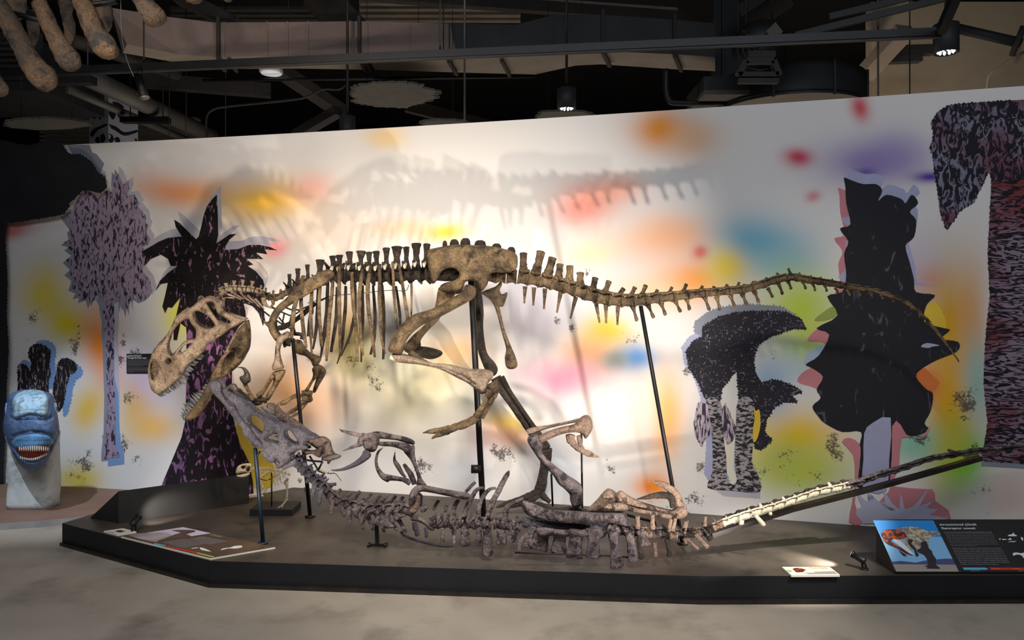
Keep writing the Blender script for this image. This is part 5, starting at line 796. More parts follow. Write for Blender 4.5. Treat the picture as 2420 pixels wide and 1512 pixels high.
for i in range(15):
    x = 158 + i * 13.8; y = 908 + 24 * math.sin(math.pi * i / 14) - i * 1.8; p_ = YI([(x, y)])[0]; limb('lower_tooth', 'tooth_white', hd, YI([(x, y + 4, 4.8), (x + 1, y - 12, 4.6), (x + 2, y - 27, 1.5)]), hsurf(p_[0], p_[1], -.012), 7, .7, rough=0)
for x, y in ((203, 601), (291, 598)):
    c = P(*YI.one(x, y), hsurf(*YI.one(x, y), -.006)); mb = MB(); mb.ball(c, (.0085, .007, .006)); e = mb.build('eye', 'tooth_grey', hd); mb = MB(); mb.tube([c + Vector((.013 * math.cos(a), -.002, .0085 * math.sin(a))) for a in np.linspace(0, 2 * math.pi, 11)], .003, 6, 1, (0, 1, 0), 1); mb.build('eyelid', 'skin_blue', e)
for x in (50, 415): q = YI([(x, 490, 6), (x - 5 if x < 200 else x + 5, 540, 8), (x, 590, 5)]); limb('cheek_ridge', 'skin_azure', hd, q, hsurf(q[1][0], q[1][1]), 7)

# ---------------------------------------------------------------- black wedge, cards, floor spots, panels
A, B, C = G(280, 1237), G(588, 1189), G(213, 1224); z1 = .36
mb = MB(); n_ = (C - A); mb.prism([A + Vector((0, 0, .001)), C + Vector((0, 0, .001)), A + Vector((0, 0, z1 - PT))], B - A)
tag(mb.build('wedge_lectern', 'black_panel', smooth=False), 'long black wedge-shaped lectern turned towards the blue head', 'lectern')
def onplane(px, py, o, nrm, off=0.0):
    d = P(px, py, 1.0) - Vector((0, 0, CAMZ)); o = Vector(o) + Vector(nrm) * off; t = (o - Vector((0, 0, CAMZ))).dot(Vector(nrm)) / d.dot(Vector(nrm)); return Vector((0, 0, CAMZ)) + d * t
def sheet(name, poly, o, nrm, off, m, parent, sm=1, label=None):
    q = [tuple(p[:2]) for p in (cr(poly, sm, True) if sm > 1 else poly)]; A_ = np.array(q); n = len(q)
    cv, ce, cf, ov, oe, of = delaunay_2d_cdt([Vector(p) for p in q], [(i, (i + 1) % n) for i in range(n)], [], 0, 1e-4); C_ = np.array([(v.x, v.y) for v in cv]); fs = []
    for f in cf:
        if inside(A_, C_[list(f)].mean(0)[None])[0]:
            a, b_, c = C_[f[0]], C_[f[1]], C_[f[2]]; ar = (b_[0] - a[0]) * (c[1] - a[1]) - (b_[1] - a[1]) * (c[0] - a[0]); fs.append(tuple(f) if ar < 0 else tuple(f)[::-1])
    mb = MB(); mb.add([onplane(x, y, o, nrm, off) for x, y in C_], fs); return mb.build(name, m, parent, smooth=False, label=label)
def lettering(name, body, px, py, hpx, o, nrm, off, m, parent, right=None, wpx=None, bold=0.0, squash=1.0, skew=0.0):
    """text laid on a plane with its baseline start at a pixel; hpx is the letter height there"""
    cu = bpy.data.curves.new(name, 'FONT'); cu.body = body; cu.size = 1.0; cu.fill_mode = 'FRONT'; cu.offset = bold; cu.resolution_u = 2
    ob = bpy.data.objects.new('tmp', cu); COL.objects.link(ob); bpy.context.view_layer.update(); dg = bpy.context.evaluated_depsgraph_get(); me = bpy.data.meshes.new_from_object(ob.evaluated_get(dg)); bpy.data.objects.remove(ob); bpy.data.curves.remove(cu)
    if not len(me.vertices): print('EMPTY TEXT', body); return None
    o0 = onplane(px, py, o, nrm, off); k = hpx / .7 * (o0.y / F); rv = Vector(right or (1, 0, 0)).normalized(); uv = Vector(nrm).cross(rv).normalized(); uv = uv if uv.z > 0 or (abs(uv.z) < 1e-3 and uv.y > 0) else -uv
    xs_ = [v.co.x for v in me.vertices]; w = max(xs_); kx = k if wpx is None else wpx * o0.y / F / w; base_ = BASE.get(parent.name, Vector())
    for v in me.vertices:
        y = v.co.y * k * squash; v.co = o0 + rv * (v.co.x * kx + y * skew) + uv * y - base_
    me.materials.clear(); me.materials.append(MATS[m]); ob = bpy.data.objects.new(name, me); COL.objects.link(ob); ob.parent = parent; BASE[ob.name] = base_; return ob
mat('print_white', (232, 232, 234), None, rough=.6); mat('print_grey', (176, 174, 178), None, rough=.6); mat('print_dim', (104, 96, 98), None, rough=.6); mat('card_white', (226, 220, 206), None, rough=.5); mat('card_brown', (78, 62, 50), (98, 80, 62), 4, .45)
mat('print_sky', (40, 140, 216), None, rough=.5); mat('print_skylow', (134, 188, 230), None, rough=.5); mat('print_hill', (74, 82, 122), None, rough=.5); mat('print_sand', (164, 152, 140), None, rough=.5); mat('print_tan', (206, 190, 154), (128, 116, 116), 60, .5, lo=.42, hi=.55); mat('print_orange', (194, 84, 34), (66, 26, 22), 45, .5, lo=.42, hi=.52); mat('print_darkleg', (50, 42, 44), None, rough=.5); mat('print_cyan', (92, 188, 222), None, rough=.5); mat('print_bar_red', (222, 44, 36), None, rough=.5); mat('print_lime', (190, 200, 80), None, rough=.5); mat('print_photo', (140, 124, 118), (190, 182, 190), 6, .5); mat('print_lilac', (206, 196, 220), None, rough=.5); mat('print_amber', (232, 176, 60), None, rough=.5); mat('print_yellow', (226, 204, 170), None, rough=.5)
# slanted information panel at the right
f0, r0 = G(2115, 1356), P(2057, 1227, 4.21); nrm = Vector((0, -(r0.z - f0.z), (r0.y - f0.y))).normalized(); nrm = nrm if nrm.y < 0 else -nrm; W_ = 1.25
ip = thing('information_panel', f0 + Vector((.6, .1, 0)), 'slanted black information panel with a dinosaur picture at the right front', 'information panel')
mb = MB(); top = Vector((f0.x, r0.y, r0.z)); mb.prism([f0 + Vector((0, 0, .001)), Vector((f0.x, r0.y, PT + .001)), top], (W_, 0, 0)); mb.build('stand', 'black_panel', ip, smooth=False)
Q1, Q2 = Zm(2200, 1220, 10.8), Zm(2050, 1215, 10.08); PO = f0
mb = MB(); mb.bar(f0 + Vector((0, .004, .005)), f0 + Vector((W_, .004, .005)), .012, .008); mb.build('bottom_lip', 'black_metal', ip, smooth=False)
sheet('picture', Q2([(135,145),(1570,145),(2180,1365),(690,1365)]), PO, nrm, .002, 'print_skylow', ip, label='printed dinosaur picture')
pc = ip
sheet('picture_sky', Q2([(135,145),(1570,145),(1765,535),(330,535)]), PO, nrm, .0025, 'print_sky', pc); sheet('picture_hills', Q2([(575,1130),(800,1110),(1160,1150),(1330,1110),(1640,1075),(1860,1055),(2030,1060),(2100,1200),(610,1195)]), PO, nrm, .0028, 'print_hill', pc); sheet('picture_sand', Q2([(605,1190),(2095,1200),(2180,1365),(690,1365)]), PO, nrm, .003, 'print_sand', pc)
sheet('picture_body', Q2([(660,360),(740,325),(900,300),(1050,295),(1200,305),(1350,370),(1470,400),(1600,405),(1730,450),(1720,480),(1580,520),(1480,560),(1450,640),(1470,780),(1380,860),(1250,850),(1100,830),(1000,830),(900,700),(860,620),(940,540),(900,440),(800,380)]), PO, nrm, .0035, 'print_tan', pc, 3)
sheet('picture_head', Q2([(340,430),(400,385),(480,358),(600,358),(720,370),(850,420),(920,460),(935,520),(900,570),(800,585),(700,595),(620,590),(560,640),(620,680),(700,740),(800,800),(900,860),(1000,930),(1100,965),(1040,975),(900,920),(740,830),(620,770),(500,720),(400,640),(360,560),(330,490)]), PO, nrm, .0045, 'print_orange', pc, 2); sheet('picture_jaw', Q2([(610,590),(700,600),(800,640),(880,720),(980,820),(1110,960),(1040,950),(900,860),(720,720),(640,650)]), PO, nrm, .005, 'print_white', pc, 2)
sheet('picture_leg', Q2([(1270,680),(1400,640),(1460,800),(1540,880),(1560,960),(1640,1070),(1630,1200),(1740,1290),(1600,1295),(1500,1290),(1410,1290),(1430,1250),(1350,1245),(1440,1200),(1430,1100),(1350,970),(1200,900),(1190,840),(1280,800)]), PO, nrm, .005, 'print_darkleg', pc, 2); sheet('picture_arm', Q2([(960,640),(1010,590),(1100,620),(1040,700),(1150,800),(1180,900),(1230,960),(1190,1005),(1150,990),(1110,850),(1010,750)]), PO, nrm, .0052, 'print_darkleg', pc, 2); sheet('picture_arm', Q2([(740,830),(800,890),(870,930),(950,965),(880,970),(955,1005),(860,990),(790,920)]), PO, nrm, .0052, 'print_darkleg', pc)
lettering('title', 'สยามแรปเตอร์ สุวัจน์ติ', *Q1.one(225, 232), 4.6, PO, nrm, .003, 'print_white', ip, wpx=87, bold=.012); lettering('title', 'Siamraptor suwati', *Q1.one(272, 325), 5.0, PO, nrm, .003, 'print_white', ip, wpx=80, bold=.015)
body = [(330,415,1550,'สยามแรปเตอร์ สุวัจน์ติ เป็นไดโนเสาร์กินเนื้อขนาดใหญ่'), (355,456,1580,None), (380,498,1608,None), (400,540,1630,None), (422,583,1655,None), (445,628,1680,None), (468,670,1705,None), (492,715,1730,None), (512,757,1155,None), (550,820,1795,'Siamraptor suwati is a genus of carcharodontosaurian dinosaur'), (573,864,1825,'discovered in Thailand, closely related to the famous Giganotosaurus'), (595,908,1848,'from South America, but much older, originating from the Khok Kruat'), (616,952,1870,'Formation and dating to around 120-115 million years ago. Fossils of'), (643,998,1905,'Siamraptor consist of parts of the skull, vertebrae, hind limb, tail, and'), (668,1044,1930,'pelvic bones. Its teeth are blade-like in shape with serrations on both'), (692,1090,1955,'sides, ideal for slicing through prey. Combined with its lightweight body'), (716,1135,1985,'due to having numerous air sacs, which facilitated rapid movement,'), (740,1180,2010,'Siamraptor was a formidable and dangerous predator. These adaptations'), (763,1228,1728,'enabled it to take down large prey, such as sauropods.')]
for x0, y0, x1, s_ in body:
    if s_: lettering('text_line', s_, *Q1.one(x0, y0), 2.1, PO, nrm, .003, 'print_grey', ip, wpx=(x1 - x0) / 10.8)
    else:                                                    # lines too small to read: broken strokes
        q = []; x = x0; r_ = random.Random(y0); k = 0; mb = MB()
        while x < x1:
            w = min(r_.uniform(60, 150), x1 - x); p4 = [onplane(*Q1.one(a, b_), PO, nrm, .003) for a, b_ in ((x, y0), (x + w, y0), (x + w, y0 - 17), (x, y0 - 17))]; mb.add(p4, [(0, 1, 2, 3)]); x += w + 12
        mb.build('text_line', 'print_dim', ip, smooth=False)
sheet('timeline_bar', Q1([(812,1305),(1385,1305),(1465,1335),(1400,1362),(845,1362)]), PO, nrm, .003, 'print_cyan', ip); sheet('timeline_bar', Q1([(1470,1305),(2600,1308),(2620,1365),(1490,1365),(1530,1340)]), PO, nrm, .003, 'print_bar_red', ip)
lettering('timeline_text', 'PALEOZOIC', *Q1.one(1015, 1396), 2.0, PO, nrm, .003, 'print_grey', ip, wpx=23); lettering('timeline_text', 'MESOZOIC', *Q1.one(2245, 1396), 2.0, PO, nrm, .003, 'print_grey', ip, wpx=22); lettering('timeline_text', 'TRIASSIC', *Q1.one(1560, 1345), 2.0, PO, nrm, .0045, 'print_amber', ip, wpx=18); lettering('timeline_text', 'JURASSIC', *Q1.one(2090, 1347), 2.0, PO, nrm, .0045, 'print_amber', ip, wpx=18)
for q in ([(1965,500),(2000,465),(2080,450),(2100,400),(2130,455),(2200,490),(2150,508)], [(1960,665),(2050,625),(2110,640),(2180,610),(2120,660),(2050,645)], [(1820,575),(1940,580),(1900,595),(1830,600)], [(1955,590),(2000,570),(2025,545),(2060,590),(2000,600)], [(1740,565),(1770,560),(1785,585),(1750,595)], [(2295,525),(2350,550),(2350,620),(2310,590)], [(2085,965),(2110,930),(2200,920),(2300,940),(2460,920),(2460,1090),(2360,1060),(2330,1010),(2250,975),(2160,980),(2120,1005)]): sheet('fossil_silhouette', Q1(q), PO, nrm, .003, 'print_white', ip, 2)
# flat plate lying at the platform's left front corner
Q3 = Zm(230, 1225, 5.628); up_n = Vector((0, 0, 1)); pz = Vector((0, 0, PT + .009))
pt4 = [onplane(*p, pz, up_n) for p in Q3([(318,240),(1140,112),(2365,382),(1505,530)])]
fp = thing('floor_plate', (pt4[0] + pt4[2]) / 2 - Vector((0, 0, .008)), 'brown printed information plate lying flat at the left front corner of the platform', 'information panel')
mb = MB(); mb.prism([p - Vector((0, 0, .008)) for p in pt4], (0, 0, .008)); mb.build('board', ['card_brown'], fp, smooth=False)
mb = MB()
for a, b_ in ((pt4[0], pt4[3]), (pt4[3], pt4[2])): mb.bar(a - Vector((0, 0, .004)), b_ - Vector((0, 0, .004)), .003, .009)
mb.build('edge', 'card_white', fp, smooth=False)
sheet('plate_photo', Q3([(410,225),(1140,114),(1512,195),(760,310)]), pz, up_n, .0006, 'print_lilac', fp); sheet('plate_photo_ground', Q3([(410,225),(700,185),(900,190),(1000,225),(820,300),(760,310)]), pz, up_n, .001, 'print_photo', fp, 2); sheet('plate_photo_dinosaur', Q3([(770,310),(900,260),(1030,210),(1110,185),(980,155),(1210,150),(1300,160),(1290,180),(1180,210),(1250,235),(1000,275)]), pz, up_n, .0014, 'card_brown', fp, 2)
rv = (onplane(*Q3.one(1700, 262), pz, up_n) - onplane(*Q3.one(1480, 215), pz, up_n)).normalized()
lettering('plate_title', 'สไปโนซอรัส', *Q3.one(1485, 218), 2.2, pz, up_n, .001, 'print_grey', fp, right=rv, wpx=38, squash=4); 
for a, b_, m_ in (((770,328),(920,358),'print_cyan'), ((945,368),(1340,452),'print_bar_red'), ((1340,452),(1560,506),'print_lime')): sheet('plate_bar', Q3([a, b_, (b_[0] - 25, b_[1] + 10), (a[0] - 25, a[1] + 10)]), pz, up_n, .0008, m_, fp)
for q in ([(1360,385),(1420,395),(1500,430),(1500,440),(1420,425),(1380,415)], [(1640,415),(1680,395),(1770,385),(1820,365),(1920,360),(1920,385),(1830,400),(1740,398),(1660,418)], [(1255,395),(1330,383),(1340,390),(1260,402)]): sheet('plate_silhouette', Q3(q), pz, up_n, .0008, 'print_white', fp, 2)
for q, m_ in (([(850,310),(1160,270),(1450,335),(1130,395)], 'print_dim'), ([(1200,270),(1400,235),(1740,300),(1500,350)], 'print_dim')): sheet('plate_text_block', Q3(q), pz, up_n, .0006, m_, fp)
# two small cards
def card(name, quad, label, deco):
    q = [onplane(*p, Vector((0, 0, PT + .012)), up_n) for p in quad]; c = sum(q, Vector()) / 4; t = thing(name, c - Vector((0, 0, .011)), label, 'label card')
    mb = MB(); mb.prism([p - Vector((0, 0, .011)) for p in q], (0, 0, .011)); mb.build('card', 'card_white', t, smooth=False)
    for nm, poly, m_ in deco: sheet(nm, poly, Vector((0, 0, PT + .012)), up_n, .0006, m_, t, 2 if nm == 'printed_animal' else 1)
    return t
card('label_card', Q3([(85,165),(340,128),(520,172),(265,212)]), 'small white label card beside the left spot lamp', [('printed_animal', Q3([(240,165),(310,155),(350,165),(380,160),(330,180),(280,182)]), 'print_darkleg'), ('printed_line', Q3([(150,172),(230,186),(225,190),(145,176)]), 'print_dim')])
Q4 = Zm(1830, 1290, 10.083)
rc_ = card('label_card', Q4([(180,495),(1320,495),(1560,685),(405,690)]), 'brightly lit white label card in front of the right spot lamp', [('printed_animal', Q4([(430,545),(520,520),(640,530),(760,570),(700,600),(690,620),(520,625),(480,580)]), 'print_orange'), ('printed_animal', Q4([(280,570),(400,585),(420,610),(350,615)]), 'wash_olive'), ('printed_line', Q4([(950,615),(1430,605),(1450,620),(960,628)]), 'print_dim'), ('printed_line', Q4([(720,637),(1460,630),(1480,642),(730,648)]), 'print_dim'), ('printed_line', Q4([(800,658),(1490,652),(1500,662),(810,668)]), 'print_dim')])
lettering('card_title', 'Fun Fact!', *Q4.one(870, 545), 3.0, Vector((0, 0, PT + .012)), up_n, .001, 'print_amber', rc_, wpx=42, squash=5)
mb = MB(); q = [G(*p) for p in S1([(400,750),(560,730),(690,770),(410,808)])]; mb.prism([p + Vector((0, 0, .001)) for p in q], (0, 0, .006)); tag(mb.build('label_card', 'card_white', smooth=False), 'small pale label card behind the black wedge and navy pole', 'label card')
def floor_spot(base_px, tail_px, head_px, D, r_px, label, power, aim):
    a, h = P(*tail_px, D), P(*head_px, D + .05); b_ = G(*base_px); t = thing('spot_lamp', (b_.x, b_.y, PT), label, 'spot lamp', 'small black platform spot lamps'); r = r_px * D / F
    mb = MB(); ax = (h - a).normalized(); mb.tube([a, a + ax * .004, h], [r * .9, r, r], 18, 1, (.2, .3, 1), 1); mb.build('lamp_body', 'black_metal', t)
    mb = MB(); mb.cyl(h - ax * .01, h + ax * .003, r * 1.06, None, 18); mb.build('bezel', 'black_metal', t)
    m_ = a * .7 + h * .3
    for s in (-1, 1):
        mb = MB(); mb.tube([m_ + Vector((0, s * r * 1.1, 0)), Vector((b_.x, m_.y + s * r * 1.2, (m_.z + PT) / 2)), Vector((b_.x, m_.y + s * r, PT + .004))], .006, 8, .6, (0, 1, 0), 3); mb.build('bracket', 'black_metal', t)
    mb = MB(); mb.cyl(Vector((b_.x, m_.y, PT + .0005)), Vector((b_.x, m_.y, PT + .006)), r * 1.4); mb.build('base', 'black_metal', t)
    g = MB(); g.cyl(h + ax * .0035, h + ax * .0045, r * .85); g.build('lens', glow('lens_' + str(len(MATS)), (255, 240, 214), 2.0), t)
    s_ = spot('lamp_light', h + ax * .012, aim, power, 62, .8, NEUT, .02); s_.parent = t; s_.location = (h + ax * .012) - BASE[t.name]
    return t
floor_spot((2046, 1348), Q4.one(2160, 370), Q4.one(1860, 190), 4.06, 7.5, 'black spot lamp lighting the right label card beside the slanted panel', 45, G(1900, 1325))
floor_spot((314, 1259), Q3.one(455, 90), Q3.one(555, -30), 4.72, 7.5, 'black spot lamp beside the left label card, turned to the black wedge', 12, G(400, 1215))
# wall text panel
Q5 = Zm(290, 825, 18.615); tw = thing('wall_text_panel', onwall(355, 882, .01), 'small black text panel on the mural partly behind the standing skull', 'information panel')
o = onwall(355, 860, .010); d_ = (onwall(400, 860, .01) - onwall(310, 860, .01)).normalized(); nn = d_.cross(Vector((0, 0, 1))).normalized(); nn = nn if nn.y < 0 else -nn
q = [onplane(*p, o, nn) for p in ((299, 836), (411, 835), (411, 882), (299, 882))]; mb = MB(); mb.prism(q, -nn * .006); mb.build('board', 'black_panel', tw, smooth=False)
lettering('panel_title', 'มองผ่านตาไดโนเสาร์', *Q5.one(190, 325), 4.0, o, nn, .001, 'print_white', tw, right=d_, wpx=38, bold=.012); lettering('panel_title', "Through the Dino's eyes", *Q5.one(195, 412), 3.7, o, nn, .001, 'print_white', tw, right=d_, wpx=52, bold=.02)
for i, y in enumerate(list(range(470, 760, 34)) + list(range(815, 1030, 38))):
    x1 = 910 if y in (742,) else (480 if y > 1000 else 1420); sheet('text_line', Q5([(205, y), (x1, y), (x1, y - 15), (205, y - 15)]), o, nn, .001, 'print_dim', tw)
# ---------------------------------------------------------------- ceiling services
def xz(px, py, z): return onplane(px, py, Vector((0, 0, z)), Vector((0, 0, 1)))
top = [(260,18),(400,40),(505,53),(700,52),(849,50),(1064,56),(1220,58),(1310,35),(1425,35),(1592,46),(1690,55)]
fb = [(300,105),(420,128),(505,134),(700,132),(900,134),(1080,137),(1190,134),(1280,126),(1410,120),(1592,128),(1690,135)]
ub = [(290,125),(430,150),(510,163),(700,162),(886,165),(1072,171),(1265,176),(1360,155),(1420,152),(1600,164),(1690,168)]
du = thing('air_duct', P(900, 140, 7.1), 'long boxy brown air duct running along the ceiling behind the rail', 'air duct')
dep = [6.6, 6.9, 7, 7, 7, 7, 7, 7, 7, 7, 7]
for k, (i0, i1, m) in enumerate(((0, 5, ('duct_brown', 'duct_under')), (5, 10, ('duct_dark', 'duct_under')))):  # brown, dark and pale underside materials put the light into the duct's colour
    mb = MB()
    for i in range(i0, i1):
        def sec(i):
            a, b_ = P(*top[i], dep[i]), P(*fb[i], dep[i]); c = xz(*ub[i], b_.z); return [a, b_, c, Vector((c.x, c.y, a.z))]
        A_, B_ = sec(i), sec(i + 1); mb.cur = 0; mb.add(A_ + B_, [(0, 1, 5, 4), (2, 3, 7, 6), (3, 0, 4, 7)]); mb.cur = 1; mb.add(A_ + B_, [(1, 2, 6, 5)])
        if i in (0, 9): mb.cur = 0; mb.add(sec(0 if i == 0 else 10), [(0, 1, 2, 3)])
    mb.build('duct_section', list(m), du, smooth=False)
for x, m in ((512, 'duct_brown'), (530, 'duct_brown'), (632, 'duct_brown'), (680, 'duct_brown'), (728, 'duct_brown'), (828, 'duct_brown'), (868, 'duct_brown'), (968, 'duct_brown'), (1062, 'duct_dark'), (1185, 'duct_dark'), (1310, 'duct_dark')):
    yt = np.interp(x, [p[0] for p in top], [p[1] for p in top]); yb = np.interp(x, [p[0] for p in fb], [p[1] for p in fb]); mb = MB(); mb.bar(P(x, yt - 1, 6.995), P(x, yb + 1, 6.995), .014, .014, (0, 1, 0)); mb.build('duct_seam', m, du, smooth=False)
for x in (516, 849, 1425, 1594):
    yt = np.interp(x, [p[0] for p in top], [p[1] for p in top]); yb = np.interp(x, [p[0] for p in fb], [p[1] for p in fb]); yu = np.interp(x, [p[0] for p in ub], [p[1] for p in ub]); mb = MB(); mb.bar(P(x, yt - 12, 6.97), P(x, yb + 2, 6.97), .03, .03, (0, 1, 0)); a = P(x, yb + 3, 6.96); mb.bar(a, xz(x + 16, yu + 4, a.z - .01), .035, .03); mb.build('hanger_strap', 'beam', du, smooth=False)
for x in (540, 860, 1060, 1185):
    yb = np.interp(x, [p[0] for p in fb], [p[1] for p in fb]); yu = np.interp(x, [p[0] for p in ub], [p[1] for p in ub]); mb = MB(); a = P(x, yb + 8, 6.99); mb.bar(a, xz(x + 20, yu + 6, a.z), .03, .028); mb.build('under_bracket', 'beam', du, smooth=False)
# lighting rail with its spot
def bar_thing(name, label, cat, a, b_, w, h, m, group=None):
    mb = MB(); mb.bar(a, b_, w, h); o = mb.build(name, m, smooth=False); return tag(o, label, cat, group)
ra, rb = P(-70, 177, 5.55), P(2222, 76, 4.66); rail = thing('lighting_rail', (ra + rb) / 2, 'long black lighting rail crossing the view above the mural wall', 'rail')
mb = MB(); mb.bar(ra, rb, .045, .05); mb.build('rail_body', 'black_metal', rail, smooth=False); mb = MB(); mb.bar(ra - Vector((0, 0, .03)), rb - Vector((0, 0, .03)), .03, .012); mb.build('rail_lip_highlight', 'conduit', rail, smooth=False)  # lighter lip paints a highlight along the rail's lower edge
for x in (340, 1040, 1745):
    y = 177 + (x + 70) * (76 - 177) / 2292; D = 1 / np.interp(x, [-70, 2222], [1 / 5.55, 1 / 4.66]); a = P(x, y, D); mb = MB(); mb.cyl(a, Vector((a.x, a.y, 5.6)), .006); mb.build('drop_rod', 'black_metal', rail)
bar_thing('lighting_rail', 'black rail at the upper right corner running towards the viewer', 'rail', P(2224, 72, 4.6), P(2290, -80, 4.1), .05, .06, 'black_metal')
for i, (a, b_, l) in enumerate((((1880, 84), (2240, -6), 'thin dark rail rising to the upper right corner'), ((1960, 40), (2330, -50), 'upper of the thin dark rails at the upper right corner'))): bar_thing('service_rail', l, 'rail', P(*a, 6.0), P(*b_, 5.6), .03, .05, 'black_metal')
sp = thing('track_spot', P(333, 168, 5.35), 'slim black track spot hanging from the rail at the left', 'spot lamp'); D = 5.33
mb = MB(); mb.cyl(P(327, 181, D), P(342, 230, D - .03), .031, .031, 18); mb.build('lamp_body', 'black_metal', sp); mb = MB(); mb.cyl(P(341.8, 229, D - .03), P(342.6, 232, D - .031), .033, .033, 18); mb.build('bezel', 'steel_bare', sp); mb = MB(); mb.cyl(P(332, 160, D), P(330, 184, D), .01); mb.build('stem', 'black_metal', sp)
def pendant(px, y0, y1, rp, D, label, stem=True, up=120):
    t = thing('pendant_lamp', P(px, y1, D), label, 'lamp', 'black cylinder pendant lamps'); r = rp * D / F
    mb = MB(); a, b_ = P(px, y0, D), P(px, y1, D); n = 24; vs = []
    for z, rr in ((a.z, r * .2), (a.z, r), (b_.z, r), (b_.z, r * .86), (b_.z + r * .5, r * .7), (b_.z + r * .5, .001)):
        vs += [(a.x + rr * math.cos(2 * math.pi * i / n), D + rr * math.sin(2 * math.pi * i / n), z) for i in range(n)]
    mb.add(vs, [(j * n + i, j * n + (i + 1) % n, (j + 1) * n + (i + 1) % n, (j + 1) * n + i) for j in range(5) for i in range(n)]); mb.build('lamp_body', 'duct_dark', t)
    for i in range(10): w = 2 * math.pi * i / 10; mb = MB(); mb.ball((a.x + r * .6 * math.cos(w), D + r * .6 * math.sin(w), b_.z + r * .16), (r * .13, r * .13, r * .2), 8, 5); mb.build('reflector_cell', glow('reflector', (236, 242, 250), 1.3) if 'reflector' not in MATS else 'reflector', t)
    mb = MB(); mb.cyl(a, Vector((a.x, a.y, 5.6)), .012); mb.build('stem', 'conduit', t)
pendant(1339, 210, 258, 22.5, 6.4, 'grey cylinder pendant lamp above the middle of the mural wall', up=50); pendant(2236, 58, 125, 27.5, 5.3, 'large black pendant lamp in the upper right corner', up=40); pendant(821, 275, 330, 19, 6.8, 'dark pendant lamp half hidden behind the wall top', up=60)
mb = MB(); c = P(641, 172, 7.9); mb.cyl(c, c + Vector((0, 0, .05)), .12, .125, 28); o = thing('disc_lamp', c, 'flat white disc lamp under the ceiling left of centre', 'lamp'); mb.build('housing', 'white_plastic', o); mb = MB(); mb.cyl(c - Vector((0, 0, .012)), c + Vector((0, 0, .001)), .105, None, 28); mb.build('diffuser', glow('disc_glow', (230, 230, 240), .35), o)
for (x0, x1, y, D, l) in ((132, 222, 190, 6.2, 'short black box light fixture left of the track spot'), (288, 400, 284, 8.6, 'black box light fixture in front of the printed column')):
    t = thing('box_fixture', P((x0 + x1) / 2, y, D), l, 'lamp'); mb = MB(); mb.bar(P(x0, y, D), P(x1, y, D), .1, .065); mb.build('housing', 'black_metal', t, smooth=False); mb = MB()
    for x in (x0 + 20, x1 - 15): mb = MB(); a = P(x, y, D); mb.cyl(a, Vector((a.x, a.y, 5.6)), .006); mb.build('wire', 'conduit', t)
# round pipes, conduits, beams
def pipe(label, pts, r, m, cat='pipe', name='ceiling_pipe', sub=1, group=None):
    mb = MB(); mb.tube(pts, r, 14, 1, (.1, .2, 1), sub); return tag(mb.build(name, m), label, cat, group)
pipe('thick grey round pipe receding above the left end of the wall', [xz(195, 176, 3.9), xz(500, 321, 3.9)], .1, 'pipe_grey'); pipe('thin grey round pipe beside the thick receding pipe', [xz(160, 210, 3.85), xz(440, 330, 3.85)], .045, 'pipe_grey'); pipe('wide dark pipe at the far left under the hanging bones', [xz(170, 95, 4.25), xz(420, 175, 4.25)], .07, 'beam')
pipe('straight grey conduit below the air duct', [P(480, 190, 8), P(1262, 181, 7.6)], .018, 'conduit'); pipe('bent thin conduit left of the cloud cut-outs', [P(*K1.one(*p), 7.6) for p in ((1482,985),(1476,840),(1530,780),(1680,755),(2150,705),(2300,640),(2420,640),(2480,600))], .012, 'conduit', sub=3); pipe('U-shaped dark pipe hanging right of the middle', [P(*K3.one(*p), 6.8) for p in ((195,430),(195,560),(215,620),(260,640),(560,640))], .026, 'conduit', sub=4)
pipe('dark pipe slanting to the right edge in front of the beige wall', [P(*K3.one(1890, 150), 7.0), P(*K3.one(2400, 268), 6.6)], .045, 'duct_dark'); pipe('thin pale pipe bent along the beige wall', [P(*K3.one(*p), 8.3) for p in ((2190,580),(2195,500),(2230,440),(2440,310))], .014, 'beige_wall', sub=2)
mb = MB(); mb.cyl(P(2398, 96, 6.62), P(2412, 98, 6.6), .13, .13, 24); tag(mb.build('pipe_flange', 'beam'), 'round brown pipe flange at the right edge', 'pipe')
def beam(label, a, b_, w, h, m='beam', Da=8, Db=8): bar_thing('ceiling_beam', label, 'beam', P(*a, Da), P(*b_, Db), w, h, m)
beam('wide dark beam dropping behind the duct left of centre', (740, -20), (870, 110), .3, .3, 'beam', 8.4, 8.6); beam('slanting grey beam end under the disc lamp', (660, 165), (808, 265), .2, .12, 'beam', 8.6, 9.4); beam('long dark purlin at the upper middle', (880, -12), (1640, 44), .1, .12, 'beam', 8, 8.6); beam('pale strip beam at the upper middle', (1080, -6), (1600, 30), .06, .1, 'duct_under', 8.8, 8.8); beam('low slanting beam behind the left cloud cut-out', (960, 250), (1160, 300), .12, .14, 'beam', 9, 9); beam('dark cross beam at the left behind the spot', (330, 190), (640, 215), .15, .16, 'beam', 9, 9.4); beam('short bracket beam near the dark pendant', (700, 320), (800, 262), .12, .1, 'beam', 8.6, 8.2)
beam('dark beam at the top left by the hanging bones', (420, -10), (560, 60), .16, .14, 'beam', 7.6, 7.6); beam('beige slanting beam beside the beige wall', (2040, 180), (2140, 70), .2, .12, 'duct_under', 8.2, 7.6); beam('upper short dark beam on the beige wall', (2090, 122), (2205, 118), .1, .1, 'duct_dark', 8.0, 8.0); beam('lower short dark beam on the beige wall', (2070, 142), (2175, 138), .1, .08, 'duct_dark', 8.0, 8.0); beam('dark hatch beam over the blower', (1760, 48), (1860, -20), .5, .12, 'duct_dark', 7.4, 7.2)
